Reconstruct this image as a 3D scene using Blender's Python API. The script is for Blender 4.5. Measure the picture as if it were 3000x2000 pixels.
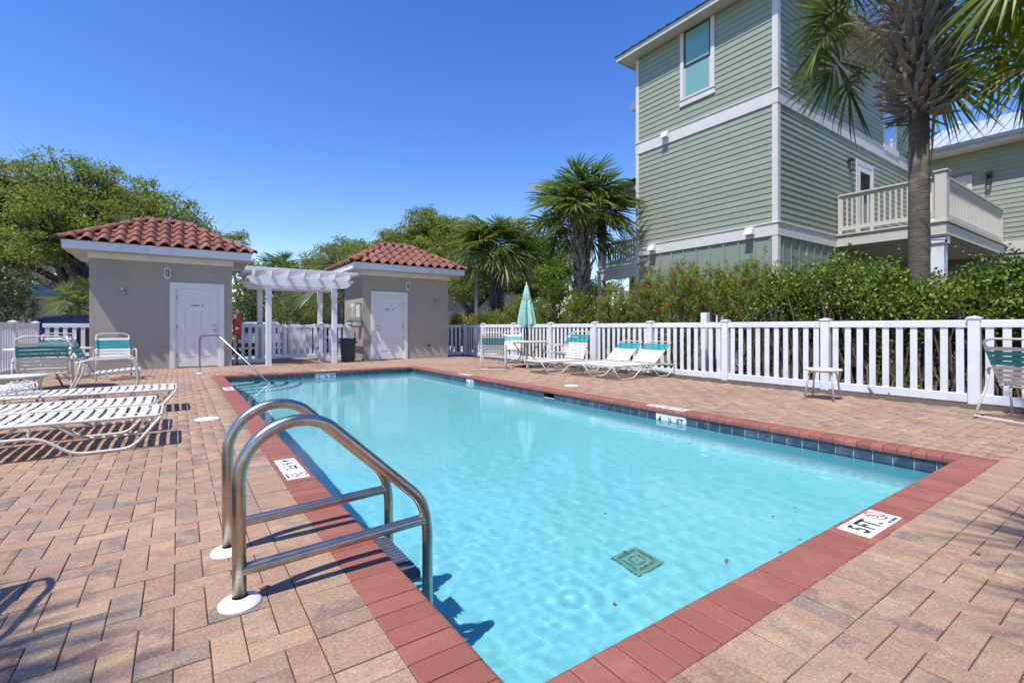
import bpy, bmesh, math, random
import numpy as np
from mathutils import Vector, Matrix, noise as mnoise

for o in list(bpy.data.objects):
    bpy.data.objects.remove(o, do_unlink=True)
SC = bpy.context.scene
COL = SC.collection
R = math.radians
random.seed(7)
RNG = np.random.default_rng(11)

# ---------------------------------------------------------------- camera
EYE = (0.0, 0.0, 1.05)
YAW = R(34.8)
cam_data = bpy.data.cameras.new('camera')
cam = bpy.data.objects.new('camera', cam_data)
COL.objects.link(cam)
cam.location = EYE
cam.rotation_euler = (R(90), 0, -YAW)
cam_data.sensor_width = 36
cam_data.lens = 36 * 1100 / 2352
cam_data.shift_y = -32 / 2352
cam_data.clip_start = 0.05
cam_data.clip_end = 3000
SC.camera = cam

# ---------------------------------------------------------------- sky and sun
SUN_TO = Vector((-0.49, -0.175, 1.0)).normalized()
world = bpy.data.worlds.new('World')
SC.world = world
world.use_nodes = True
wn = world.node_tree
sky = wn.nodes.new('ShaderNodeTexSky')
sky.sky_type = 'NISHITA'
sky.sun_disc = False
sky.sun_elevation = math.asin(SUN_TO.z)
sky.sun_rotation = math.atan2(SUN_TO.x, SUN_TO.y)
sky.altitude = 0
sky.air_density = 1.0
sky.dust_density = 0.15
sky.ozone_density = 1.6
hs = wn.nodes.new('ShaderNodeHueSaturation')
hs.inputs['Hue'].default_value = 0.517
hs.inputs['Saturation'].default_value = 1.34
wn.links.new(sky.outputs[0], hs.inputs['Color'])
wn.links.new(hs.outputs[0], wn.nodes['Background'].inputs[0])
wn.nodes['Background'].inputs[1].default_value = 0.146
sun_data = bpy.data.lights.new('sun', 'SUN')
sun_data.energy = 3.6
sun_data.angle = R(0.53)
sun_data.color = (1.0, 0.955, 0.885)
sun = bpy.data.objects.new('sun', sun_data)
COL.objects.link(sun)
sun.location = (-6, -3, 14)
sun.rotation_euler = (-SUN_TO).to_track_quat('-Z', 'Y').to_euler()
sun_data.cycles.is_caustics_light = True

SC.view_settings.view_transform = 'Standard'
SC.view_settings.look = 'None'
SC.view_settings.gamma = 1
SC.view_settings.exposure = 0.62
SC.view_settings.use_curve_mapping = False
SC.render.engine = 'CYCLES'
SC.cycles.use_denoising = True
SC.cycles.max_bounces = 10
SC.cycles.diffuse_bounces = 5
SC.cycles.glossy_bounces = 4
SC.cycles.transmission_bounces = 6
SC.cycles.transparent_max_bounces = 8
SC.cycles.sample_clamp_indirect = 6
SC.cycles.caustics_reflective = False

# ---------------------------------------------------------------- helpers
def tag(o, label=None, cat=None, group=None, kind=None):
    if label: o['label'] = label
    if cat: o['category'] = cat
    if group: o['group'] = group
    if kind: o['kind'] = kind
    return o

def thing(name, label, cat, loc=(0, 0, 0), rz=0.0, group=None):
    o = bpy.data.objects.new(name, None)
    o.empty_display_size = 0.1
    COL.objects.link(o)
    o.location = loc
    o.rotation_euler = (0, 0, rz)
    return tag(o, label, cat, group)

def obj(name, me, parent=None, loc=None, rot=None, scale=None):
    o = bpy.data.objects.new(name, me)
    COL.objects.link(o)
    if parent: o.parent = parent
    if loc is not None: o.location = loc
    if rot is not None: o.rotation_euler = rot
    if scale is not None: o.scale = scale
    return o

def copy_tree(src, loc=None, rz=None, parent=None, label=None):
    c = src.copy()
    COL.objects.link(c)
    c.parent = parent
    if loc is not None: c.location = loc
    if rz is not None: c.rotation_euler = (0, 0, rz)
    if label: c['label'] = label
    for ch in list(src.children):
        copy_tree(ch, parent=c)
    return c

class MB:
    """collects geometry for ONE mesh; off is subtracted from every point"""
    def __init__(self, off=(0, 0, 0)):
        self.v = []; self.f = []; self.off = Vector(off)
    def add(self, vs, fs, M=None):
        n = len(self.v)
        for p in vs:
            p = Vector(p)
            if M is not None: p = M @ p
            self.v.append(tuple(p - self.off))
        self.f += [tuple(i + n for i in q) for q in fs]
        return self
    def box(self, a, b, M=None):
        x0, y0, z0 = a; x1, y1, z1 = b
        if x0 > x1: x0, x1 = x1, x0
        if y0 > y1: y0, y1 = y1, y0
        if z0 > z1: z0, z1 = z1, z0
        return self.add([(x0,y0,z0),(x1,y0,z0),(x1,y1,z0),(x0,y1,z0),(x0,y0,z1),(x1,y0,z1),(x1,y1,z1),(x0,y1,z1)],
                        [(0,3,2,1),(4,5,6,7),(0,1,5,4),(1,2,6,5),(2,3,7,6),(3,0,4,7)], M)
    def bbox(self, a, b, bev=0.006, M=None):
        """box with chamfered edges"""
        x0, y0, z0 = [min(p, q) for p, q in zip(a, b)]; x1, y1, z1 = [max(p, q) for p, q in zip(a, b)]
        bev = min(bev, (x1-x0)*.45, (y1-y0)*.45, (z1-z0)*.45)
        bm = bmesh.new()
        bmesh.ops.create_cube(bm, size=1)
        for v in bm.verts:
            v.co = Vector(((x0+x1)/2 + v.co.x*(x1-x0), (y0+y1)/2 + v.co.y*(y1-y0), (z0+z1)/2 + v.co.z*(z1-z0)))
        bmesh.ops.bevel(bm, geom=list(bm.edges), offset=bev, segments=1, affect='EDGES')
        bm.verts.index_update()
        vs = [tuple(v.co) for v in bm.verts]; fs = [tuple(v.index for v in q.verts) for q in bm.faces]
        bm.free()
        return self.add(vs, fs, M)
    def beam(self, p, q, w, h, up=(0, 0, 1)):
        """box from p to q with section w (side) x h (up)"""
        p = Vector(p); q = Vector(q); d = (q - p); L = d.length; d.normalize()
        up = Vector(up)
        side = d.cross(up)
        if side.length < 1e-4: side = d.cross(Vector((1, 0, 0)))
        side.normalize(); u = side.cross(d)
        M = Matrix((( *side, 0), (*d, 0), (*u, 0), (0, 0, 0, 1))).transposed()
        M = Matrix.Translation(p) @ M
        return self.box((-w/2, 0, -h/2), (w/2, L, h/2), M)
    def tube(self, pts, r, n=8, closed=False, caps=True):
        pts = [Vector(p) for p in pts]
        m = len(pts)
        rad = r if isinstance(r, (list, tuple)) else [r] * m
        vs = []; prev = None
        for i, p in enumerate(pts):
            if closed: t = pts[(i+1) % m] - pts[i-1]
            elif i == 0: t = pts[1] - pts[0]
            elif i == m-1: t = pts[-1] - pts[-2]
            else: t = (pts[i+1]-pts[i]).normalized() + (pts[i]-pts[i-1]).normalized()
            if t.length < 1e-9: t = Vector((0, 0, 1))
            t.normalize()
            if prev is None:
                a = Vector((0, 0, 1)) if abs(t.z) < .9 else Vector((1, 0, 0))
                x = t.cross(a).normalized()
            else:
                x = prev - t * prev.dot(t)
                if x.length < 1e-6: x = t.orthogonal()
                x.normalize()
            prev = x; y = t.cross(x)
            for k in range(n):
                a = 2*math.pi*k/n
                vs.append(p + (x*math.cos(a) + y*math.sin(a)) * rad[i])
        fs = []
        for i in range(m if closed else m-1):
            j = (i+1) % m
            for k in range(n):
                l = (k+1) % n
                fs.append((i*n+k, i*n+l, j*n+l, j*n+k))
        if caps and not closed:
            fs.append(tuple(range(n-1, -1, -1)))
            fs.append(tuple((m-1)*n+k for k in range(n)))
        return self.add(vs, fs)
    def lathe(self, prof, n=20, M=None, cap=True):
        """prof: list of (r, z)"""
        vs = []; fs = []
        m = len(prof)
        for (r, z) in prof:
            for k in range(n):
                a = 2*math.pi*k/n
                vs.append((r*math.cos(a), r*math.sin(a), z))
        for i in range(m-1):
            for k in range(n):
                l = (k+1) % n
                fs.append((i*n+k, i*n+l, (i+1)*n+l, (i+1)*n+k))
        if cap:
            fs.append(tuple(range(n-1, -1, -1)))
            fs.append(tuple((m-1)*n+k for k in range(n)))
        return self.add(vs, fs, M)
    def prism(self, poly, axis, a, b):
        """poly of 2-tuples extruded along axis 0/1/2 from a to b"""
        def P(p, t):
            return {0: (t, p[0], p[1]), 1: (p[0], t, p[1]), 2: (p[0], p[1], t)}[axis]
        n = len(poly)
        vs = [P(p, a) for p in poly] + [P(p, b) for p in poly]
        fs = [tuple(range(n)), tuple(range(2*n-1, n-1, -1))]
        for i in range(n):
            j = (i+1) % n
            fs.append((j, i, n+i, n+j))
        return self.add(vs, fs)
    def mesh(self, name, mat=None, smooth=False, fix=True):
        me = bpy.data.meshes.new(name)
        me.from_pydata(self.v, [], self.f)
        if fix:
            bm = bmesh.new(); bm.from_mesh(me)
            bmesh.ops.recalc_face_normals(bm, faces=bm.faces)
            bm.to_mesh(me); bm.free()
        if mat is not None:
            for m in (mat if isinstance(mat, (list, tuple)) else [mat]): me.materials.append(m)
        if smooth:
            me.polygons.foreach_set('use_smooth', [True]*len(me.polygons))
            if smooth != 'all': me.set_sharp_from_angle(angle=R(smooth if smooth is not True else 40))
        return me
    def build(self, name, mat, parent=None, smooth=False, loc=None, rot=None):
        return obj(name, self.mesh(name, mat, smooth), parent, loc, rot)

def fast_mesh(name, V, F, mat, smooth=False):
    """V (n,3) array, F (m,k) int array"""
    me = bpy.data.meshes.new(name)
    V = np.asarray(V, dtype=np.float32); F = np.asarray(F, dtype=np.int32)
    k = F.shape[1]
    me.vertices.add(len(V)); me.vertices.foreach_set('co', V.ravel())
    me.loops.add(F.size); me.loops.foreach_set('vertex_index', F.ravel())
    me.polygons.add(len(F))
    me.polygons.foreach_set('loop_start', np.arange(0, F.size, k, dtype=np.int32))
    me.polygons.foreach_set('loop_total', np.full(len(F), k, dtype=np.int32))
    if smooth: me.polygons.foreach_set('use_smooth', np.ones(len(F), dtype=bool))
    me.update(calc_edges=True)
    me.materials.append(mat)
    return me

def arc(c, r, a0, a1, n, plane='xz', y=0.0):
    out = []
    for i in range(n+1):
        a = R(a0 + (a1-a0)*i/n)
        u, w = c[0]+r*math.cos(a), c[1]+r*math.sin(a)
        out.append((u, y, w) if plane == 'xz' else (u, w, y))
    return out

def fillet(pts, r, n=5):
    """round the corners of a polyline"""
    pts = [Vector(p) for p in pts]
    out = [pts[0]]
    for i in range(1, len(pts)-1):
        a, b, c = pts[i-1], pts[i], pts[i+1]
        u = (a-b); w = (c-b)
        l = min(r, u.length*.49, w.length*.49)
        p0 = b + u.normalized()*l; p1 = b + w.normalized()*l
        for k in range(n+1):
            t = k/n
            out.append(p0*(1-t)**2 + b*2*t*(1-t) + p1*t*t)
    out.append(pts[-1])
    return out

# ---------------------------------------------------------------- materials
def _nodes(name):
    m = bpy.data.materials.new(name); m.use_nodes = True
    nt = m.node_tree
    return m, nt, nt.nodes['Principled BSDF']

def N(nt, kind, **kw):
    n = nt.nodes.new(kind)
    for k, v in kw.items():
        if k in n.inputs: n.inputs[k].default_value = v
        else: setattr(n, k, v)
    return n

def c4(c): return (c[0], c[1], c[2], 1.0)

def ramp(nt, fac, stops, interp='LINEAR'):
    r = nt.nodes.new('ShaderNodeValToRGB')
    r.color_ramp.interpolation = interp
    e = r.color_ramp.elements
    while len(e) < len(stops): e.new(0.5)
    for i, (p, c) in enumerate(stops):
        e[i].position = p; e[i].color = c4(c)
    nt.links.new(fac, r.inputs[0])
    return r.outputs[0]

def mixc(nt, fac, a, b, mode='MIX'):
    m = nt.nodes.new('ShaderNodeMix'); m.data_type = 'RGBA'; m.blend_type = mode
    for idx, val in ((0, fac), (6, a), (7, b)):
        if hasattr(val, 'is_linked') or isinstance(val, bpy.types.NodeSocket): nt.links.new(val, m.inputs[idx])
        elif idx == 0: m.inputs[0].default_value = val
        else: m.inputs[idx].default_value = c4(val)
    return m.outputs[2]

def surf(name, c1, c2=None, scale=8.0, rough=0.6, bump=0.0, bscale=None, metal=0.0, detail=6.0, spec=0.5, stretch=(1, 1, 1), c3=None, s3=1.5, coat=0.0, bdist=0.01, vary=0.0):
    """painted / mineral surface: two tones mixed by noise, a third in large soft stains, fine bump"""
    m, nt, b = _nodes(name)
    b.inputs['Roughness'].default_value = rough
    b.inputs['Metallic'].default_value = metal
    b.inputs['Specular IOR Level'].default_value = spec
    if coat: b.inputs['Coat Weight'].default_value = coat; b.inputs['Coat Roughness'].default_value = .05
    tc = N(nt, 'ShaderNodeNewGeometry')
    mp = N(nt, 'ShaderNodeMapping'); mp.inputs['Scale'].default_value = stretch
    nt.links.new(tc.outputs['Position'], mp.inputs[0])
    if c2 is None: c2 = tuple(x*.88 for x in c1)
    n1 = N(nt, 'ShaderNodeTexNoise', Scale=scale, Detail=detail, Roughness=.6)
    nt.links.new(mp.outputs[0], n1.inputs['Vector'])
    col = ramp(nt, n1.outputs[0], [(.3, c1), (.7, c2)])
    if c3 is not None:
        n3 = N(nt, 'ShaderNodeTexNoise', Scale=s3, Detail=5.0, Roughness=.65)
        nt.links.new(tc.outputs['Position'], n3.inputs['Vector'])
        f = ramp(nt, n3.outputs[0], [(.52, (0, 0, 0)), (.72, (1, 1, 1))])
        col = mixc(nt, f, col, c3)
    if vary:
        oi = N(nt, 'ShaderNodeObjectInfo')
        vv = ramp(nt, oi.outputs['Random'], [(0, (1-vary, 1-vary*1.08, 1-vary*1.1)), (1, (1+vary, 1+vary, 1+vary))])
        col = mixc(nt, 1.0, col, vv, 'MULTIPLY')
    nt.links.new(col, b.inputs['Base Color'])
    rr = ramp(nt, n1.outputs[0], [(.3, (rough*.85,)*3), (.7, (min(1, rough*1.15),)*3)])
    nt.links.new(rr, b.inputs['Roughness'])
    if bump:
        nb = N(nt, 'ShaderNodeTexNoise', Scale=bscale or scale*6, Detail=4.0)
        nt.links.new(mp.outputs[0], nb.inputs['Vector'])
        bp = N(nt, 'ShaderNodeBump', Strength=bump, Distance=bdist)
        nt.links.new(nb.outputs[0], bp.inputs['Height'])
        nt.links.new(bp.outputs[0], b.inputs['Normal'])
    return m

def leaf_mat(name, stops, trans=0.35, rough=0.45, gloss=0.5, tint=(1.0, 1.15, .45)):
    """foliage: a colour drawn per leaf, some light let through"""
    m = bpy.data.materials.new(name); m.use_nodes = True
    nt = m.node_tree; b = nt.nodes['Principled BSDF']; out = nt.nodes['Material Output']
    g = N(nt, 'ShaderNodeNewGeometry')
    col = ramp(nt, g.outputs['Random Per Island'], stops)
    nt.links.new(col, b.inputs['Base Color'])
    b.inputs['Roughness'].default_value = rough
    b.inputs['Specular IOR Level'].default_value = gloss
    t = N(nt, 'ShaderNodeBsdfTranslucent')
    tcol = mixc(nt, 1.0, col, tuple(1.6*x for x in tint), 'MULTIPLY')
    nt.links.new(tcol, t.inputs[0])
    mx = N(nt, 'ShaderNodeMixShader'); mx.inputs[0].default_value = trans
    nt.links.new(b.outputs[0], mx.inputs[1]); nt.links.new(t.outputs[0], mx.inputs[2])
    nt.links.new(mx.outputs[0], out.inputs[0])
    return m

def paver_mat(name, per_object):
    m, nt, b = _nodes(name)
    tc = N(nt, 'ShaderNodeTexCoord')
    if per_object:
        rnd = N(nt, 'ShaderNodeObjectInfo').outputs['Random']
    else:
        rnd = N(nt, 'ShaderNodeNewGeometry').outputs['Random Per Island']
    base = ramp(nt, rnd, [(0, (.46, .28, .15)), (.14, (.38, .205, .135)), (.28, (.50, .325, .175)), (.42, (.41, .235, .145)), (.54, (.31, .19, .14)),
                          (.66, (.50, .305, .155)), (.76, (.32, .15, .11)), (.85, (.215, .17, .145)), (.93, (.44, .27, .155)), (1, (.25, .135, .115))])
    second = ramp(nt, rnd, [(0, (.37, .20, .135)), (.2, (.46, .285, .155)), (.35, (.31, .19, .14)), (.5, (.44, .27, .15)), (.65, (.36, .185, .135)),
                            (.8, (.45, .28, .16)), (.9, (.25, .195, .165)), (1, (.40, .24, .15))])
    sh = N(nt, 'ShaderNodeVectorMath', operation='SCALE'); sh.inputs[0].default_value = (37.0, 91.0, 13.0)
    nt.links.new(rnd, sh.inputs['Scale'])
    ad = N(nt, 'ShaderNodeVectorMath', operation='ADD')
    geo = N(nt, 'ShaderNodeNewGeometry')
    nt.links.new(geo.outputs['Position'], ad.inputs[0]); nt.links.new(sh.outputs[0], ad.inputs[1])
    nz = N(nt, 'ShaderNodeTexNoise', Scale=9.0, Detail=5.0, Roughness=.62)
    nt.links.new(ad.outputs[0], nz.inputs['Vector'])
    f = ramp(nt, nz.outputs[0], [(.42, (0, 0, 0)), (.58, (1, 1, 1))])
    col = mixc(nt, f, base, second)
    nz2 = N(nt, 'ShaderNodeTexNoise', Scale=16.0, Detail=5.0, Roughness=.7); nt.links.new(ad.outputs[0], nz2.inputs['Vector'])
    col = mixc(nt, ramp(nt, nz2.outputs[0], [(.56, (0, 0, 0)), (.70, (.55, .55, .55))]), col, (.26, .19, .15))
    col = mixc(nt, ramp(nt, nz2.outputs[0], [(.30, (.45, .45, .45)), (.42, (0, 0, 0))]), col, (.52, .34, .19))
    # aggregate grains
    vo = N(nt, 'ShaderNodeTexVoronoi', Scale=230.0)
    nt.links.new(geo.outputs['Position'], vo.inputs['Vector'])
    sp = N(nt, 'ShaderNodeSeparateColor'); nt.links.new(vo.outputs['Color'], sp.inputs[0])
    g1 = ramp(nt, sp.outputs[0], [(.90, (0, 0, 0)), (.97, (.6, .6, .6))])
    col = mixc(nt, g1, col, (.50, .42, .34))
    g2 = ramp(nt, sp.outputs[1], [(.92, (0, 0, 0)), (.98, (.5, .5, .5))])
    col = mixc(nt, g2, col, (.26, .17, .125))
    fine = N(nt, 'ShaderNodeTexNoise', Scale=90.0, Detail=5.0, Roughness=.75)
    nt.links.new(geo.outputs['Position'], fine.inputs['Vector'])
    fv = ramp(nt, fine.outputs[0], [(.3, (.66, .66, .66)), (.7, (1.24, 1.24, 1.24))])
    col = mixc(nt, 1.0, col, fv, 'MULTIPLY')
    # weathering across the deck
    wz = N(nt, 'ShaderNodeTexNoise', Scale=.55, Detail=5.0, Roughness=.6)
    nt.links.new(geo.outputs['Position'], wz.inputs['Vector'])
    wv = ramp(nt, wz.outputs[0], [(.3, (.80, .82, .86)), (.7, (1.10, 1.06, 1.0))])
    col = mixc(nt, 1.0, col, wv, 'MULTIPLY')
    hsv = N(nt, 'ShaderNodeHueSaturation'); hsv.inputs['Saturation'].default_value = .90; hsv.inputs['Hue'].default_value = .502; hsv.inputs['Value'].default_value = 1.0
    nt.links.new(col, hsv.inputs['Color']); col = hsv.outputs[0]
    nt.links.new(col, b.inputs['Base Color'])
    b.inputs['Roughness'].default_value = .82
    b.inputs['Specular IOR Level'].default_value = .3
    bp = N(nt, 'ShaderNodeBump', Strength=.55, Distance=.004)
    nt.links.new(fine.outputs[0], bp.inputs['Height']); nt.links.new(bp.outputs[0], b.inputs['Normal'])
    return m

M = {}
M['white_vinyl'] = surf('white_vinyl', (.80, .80, .82), (.74, .74, .77), 3, .38, c3=(.64, .63, .61), s3=2.2, vary=.03)
M['white_paint'] = surf('white_paint', (.80, .79, .76), (.74, .73, .705), 4, .45, .05)
M['trim_paint'] = surf('trim_paint', (.66, .64, .60), (.60, .58, .54), 5, .6, .15, 60)
M['cream_paint'] = surf('cream_paint', (.60, .565, .50), (.55, .515, .455), 5, .6, .1, 60)
M['siding_green'] = surf('siding_green', (.285, .325, .245), (.26, .30, .225), 3, .62, .25, 40, stretch=(.25, .25, 3), vary=.035)
M['batten_green'] = surf('batten_green', (.245, .295, .235), (.22, .265, .21), 4, .65, .2, 40)
M['stucco'] = surf('stucco', (.435, .370, .318), (.405, .345, .297), 2.2, .9, .7, 120, c3=(.37, .318, .277), s3=.7)
M['soffit'] = surf('soffit', (.62, .58, .50), (.57, .53, .46), 4, .7)
M['fascia_white'] = surf('fascia_white', (.78, .80, .82), (.70, .72, .75), 3, .5, c3=(.6, .6, .6), s3=2.5)
M['door_white'] = surf('door_white', (.80, .785, .75), (.75, .735, .70), 3, .4)
M['clay'] = surf('clay', (.285, .108, .070), (.20, .074, .050), 9, .75, .5, 90, c3=(.10, .052, .042), s3=2.3, vary=.16)
M['mortar_red'] = surf('mortar_red', (.33, .13, .095), (.22, .09, .07), 14, .9, .8, 60)
M['coping_joint'] = surf('coping_joint', (.085, .042, .035), (.06, .032, .027), 40, .95)
M['coping_red'] = surf('coping_red', (.335, .116, .084), (.235, .078, .057), 150, .8, .6, 260, c3=(.33, .13, .095), s3=5.0, bdist=.004, vary=.13)
M['grout_dark'] = surf('grout_dark', (.10, .07, .05), (.065, .046, .035), 40, .95)
M['tile_blue'] = surf('tile_blue', (.060, .085, .125), (.028, .040, .066), 9, .28, .15, 60, stretch=(1, 1, 3.5), c3=(.12, .15, .19), s3=9, vary=.25)
M['grout_white'] = surf('grout_white', (.55, .58, .60), (.45, .48, .5), 20, .8)
M['plaster'] = surf('plaster', (.205, .625, .695), (.20, .615, .685), 1.2, .9, c3=(.212, .632, .70), s3=.9)
M['step_edge'] = surf('step_edge', (.03, .05, .08), (.02, .03, .05), 20, .5)
M['steel'] = surf('steel', (.54, .485, .415), (.44, .39, .325), 25, .30, metal=1.0, c3=(.34, .27, .20), s3=6)
M['rail_steel'] = surf('rail_steel', (.42, .42, .43), (.36, .36, .37), 25, .10, metal=1.0)
M['escutcheon'] = surf('escutcheon', (.80, .80, .78), (.74, .74, .72), 8, .4)
M['frame_ivory'] = surf('frame_ivory', (.66, .61, .52), (.60, .555, .47), 9, .35)
M['strap_white'] = surf('strap_white', (.72, .695, .64), (.66, .635, .58), 10, .42)
M['strap_teal'] = surf('strap_teal', (.012, .30, .29), (.008, .25, .245), 10, .42)
M['table_ivory'] = surf('table_ivory', (.70, .68, .57), (.65, .63, .52), 5, .4)
M['black_iron'] = surf('black_iron', (.016, .016, .017), (.025, .022, .02), 12, .5)
M['bronze'] = surf('bronze', (.055, .035, .028), (.04, .026, .02), 12, .45)
M['letter_black'] = surf('letter_black', (.02, .022, .035), (.03, .032, .045), 40, .7)
M['letter_red'] = surf('letter_red', (.55, .03, .035), (.48, .03, .03), 40, .7)
M['marker_white'] = surf('marker_white', (.76, .75, .72), (.68, .67, .64), 18, .5)
M['bin_green'] = surf('bin_green', (.012, .055, .048), (.009, .042, .038), 6, .5)
M['lid_blue'] = surf('lid_blue', (.02, .045, .13), (.015, .035, .10), 6, .45)
M['red_box'] = surf('red_box', (.42, .03, .028), (.34, .024, .022), 6, .45)
M['metal_roof'] = surf('metal_roof', (.56, .60, .64), (.50, .54, .58), 2, .4, metal=.2)
M['roof_trim'] = surf('roof_trim', (.16, .20, .26), (.12, .15, .20), 4, .4, metal=.4)
M['bark_oak'] = surf('bark_oak', (.085, .07, .058), (.035, .029, .025), 7, .95, 1.0, 22, stretch=(1, 1, .45), bdist=.05, c3=(.15, .138, .12), s3=1.4)
M['bark_palm'] = surf('bark_palm', (.15, .12, .10), (.078, .062, .053), 6, .95, .9, 14, stretch=(.5, .5, 7.0), bdist=.03, c3=(.26, .215, .18), s3=2.2)
M['palm_boot'] = surf('palm_boot', (.29, .235, .185), (.13, .10, .08), 9, .7, .5, 30, c3=(.42, .30, .17), s3=3)
M['palm_boot_grey'] = surf('palm_boot_grey', (.22, .20, .185), (.105, .094, .085), 9, .9, .5, 30, c3=(.30, .28, .26), s3=3)
M['twig'] = surf('twig', (.17, .125, .09), (.10, .075, .055), 9, .9)
M['mulch'] = surf('mulch', (.135, .065, .036), (.055, .03, .02), 22, .95, 1.0, 30, c3=(.20, .115, .06), s3=3.5, bdist=.04)
M['concrete'] = surf('concrete', (.42, .41, .39), (.36, .35, .33), 3, .9, .3, 60)
M['soil'] = surf('soil', (.11, .10, .055), (.075, .078, .035), 1.1, 1.0, .5, 8, c3=(.15, .12, .08), s3=.25)
M['bulb'] = surf('bulb', (.22, .23, .22), (.18, .19, .18), 8, .15)
M['rope_white'] = surf('rope_white', (.76, .76, .76), (.66, .66, .67), 60, .8)
M['canvas_white'] = surf('canvas_white', (.74, .74, .76), (.64, .64, .67), 5, .85, .3, 30)
M['beige_wall'] = surf('beige_wall', (.52, .44, .345), (.48, .405, .32), 2, .9, .2, 60)
M['grey_siding'] = surf('grey_siding', (.20, .225, .255), (.17, .195, .225), 2, .8)
M['pale_roof'] = surf('pale_roof', (.46, .46, .47), (.41, .41, .42), 5, .7)
M['tyre'] = surf('tyre', (.02, .02, .02), (.03, .03, .03), 20, .8)
M['rim'] = surf('rim', (.45, .45, .47), (.38, .38, .4), 10, .3, metal=.9)

def glass_mat(name, col, rough=.04):
    m, nt, b = _nodes(name)
    b.inputs['Base Color'].default_value = c4(col); b.inputs['Roughness'].default_value = rough
    b.inputs['Specular IOR Level'].default_value = .9
    return m
M['glass_dark'] = glass_mat('glass_dark', (.015, .02, .025))
M['glass_blind'] = glass_mat('glass_blind', (.19, .37, .36), .12)
M['glass_mirror'] = glass_mat('glass_mirror', (.10, .12, .14), .02)
M['glass_mirror'].node_tree.nodes['Principled BSDF'].inputs['Metallic'].default_value = .85
M['glass_mirror'].node_tree.nodes['Principled BSDF'].inputs['Base Color'].default_value = (.62, .68, .75, 1)
def paint_mat(name, col, metal=.3):
    m, nt, b = _nodes(name)
    b.inputs['Base Color'].default_value = c4(col); b.inputs['Roughness'].default_value = .3
    b.inputs['Metallic'].default_value = metal
    b.inputs['Coat Weight'].default_value = 1; b.inputs['Coat Roughness'].default_value = .03
    return m
M['car_silver'] = paint_mat('car_silver', (.50, .53, .57))
M['car_black'] = paint_mat('car_black', (.012, .013, .016))
M['car_navy'] = paint_mat('car_navy', (.018, .024, .038))
def lit_red():
    m, nt, b = _nodes('tail_light')
    b.inputs['Base Color'].default_value = (.45, .01, .012, 1); b.inputs['Roughness'].default_value = .15
    return m
M['tail_light'] = lit_red()
def lit_tail():
    m, nt, b = _nodes('tail_light_lit')
    b.inputs['Base Color'].default_value = (.5, .01, .01, 1); b.inputs['Roughness'].default_value = .15
    b.inputs['Emission Color'].default_value = (1, .03, .02, 1); b.inputs['Emission Strength'].default_value = 1.2
    return m
M['tail_light_lit'] = lit_tail()
M['paver'] = paver_mat('paver', False)
M['paver_single'] = paver_mat('paver_single', True)

M['oak_leaf'] = leaf_mat('oak_leaf', [(0, (.080, .118, .018)), (.35, (.158, .20, .028)), (.7, (.235, .262, .042)), (.92, (.30, .305, .07)), (1, (.22, .16, .08))], .38, .55)
M['oak_leaf_olive'] = leaf_mat('oak_leaf_olive', [(0, (.075, .105, .022)), (.4, (.145, .175, .032)), (.75, (.215, .225, .05)), (.93, (.26, .24, .075)), (1, (.24, .17, .10))], .35, .55)
M['bright_leaf'] = leaf_mat('bright_leaf', [(0, (.060, .12, .012)), (.4, (.11, .19, .018)), (.8, (.17, .25, .028)), (1, (.22, .27, .05))], .38, .5)
M['hedge_leaf'] = leaf_mat('hedge_leaf', [(0, (.045, .088, .014)), (.4, (.11, .185, .025)), (.75, (.195, .28, .038)), (.97, (.32, .38, .06)), (1, (.50, .30, .03))], .36, .36, .5)
M['bottle_leaf'] = leaf_mat('bottle_leaf', [(0, (.10, .13, .024)), (.4, (.185, .225, .038)), (.8, (.28, .315, .055)), (.95, (.34, .32, .09)), (1, (.24, .10, .05))], .35, .45)
M['dark_leaf'] = leaf_mat('dark_leaf', [(0, (.016, .036, .010)), (.5, (.038, .075, .016)), (.85, (.080, .120, .022)), (1, (.17, .17, .025))], .25, .4, .5)
M['yellow_leaf'] = leaf_mat('yellow_leaf', [(0, (.16, .16, .03)), (.4, (.38, .28, .035)), (1, (.55, .40, .06))], .3, .4)
M['flower_red'] = leaf_mat('flower_red', [(0, (.26, .012, .012)), (.6, (.45, .02, .018)), (1, (.55, .045, .03))], .2, .7, .2, (1, .3, .3))
M['frond'] = leaf_mat('frond', [(0, (.065, .105, .022)), (.5, (.125, .175, .032)), (.9, (.205, .245, .05)), (1, (.24, .22, .07))], .3, .45, .4)
M['frond_young'] = leaf_mat('frond_young', [(0, (.11, .16, .022)), (.5, (.18, .235, .034)), (.85, (.28, .30, .05)), (1, (.42, .36, .06))], .4, .45, .4)
M['frond_silver'] = leaf_mat('frond_silver', [(0, (.10, .14, .085)), (.5, (.16, .205, .13)), (1, (.25, .28, .18))], .3, .4, .5)
M['frond_dry'] = leaf_mat('frond_dry', [(0, (.14, .085, .045)), (.5, (.22, .15, .085)), (1, (.30, .22, .13))], .2, .8, .2, (1, .8, .6))
M['petiole'] = surf('petiole', (.14, .17, .05), (.20, .19, .07), 5, .5)
M['dead_leaf'] = leaf_mat('dead_leaf', [(0, (.22, .10, .035)), (.5, (.34, .20, .06)), (1, (.25, .27, .05))], .2, .8, .2)
# ================================================================ ground, deck, pool
PX0, PX1, PY0, PY1 = 0.79, 5.15, 1.113, 12.15      # inner water line of the pool
CW = 0.205                                          # coping width
OX0, OX1, OY0, OY1 = PX0-CW, PX1+CW, PY0-CW, PY1+CW
SX0, SX1, SY0, SY1 = OX0-.2, OX1+.2, OY0-.2, OY1+.2  # outer edge of the border course
DX0, DX1, DY0, DY1 = -3.3, 9.06, -3.0, 18.4         # deck
WATER_Z = -0.15

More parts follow.
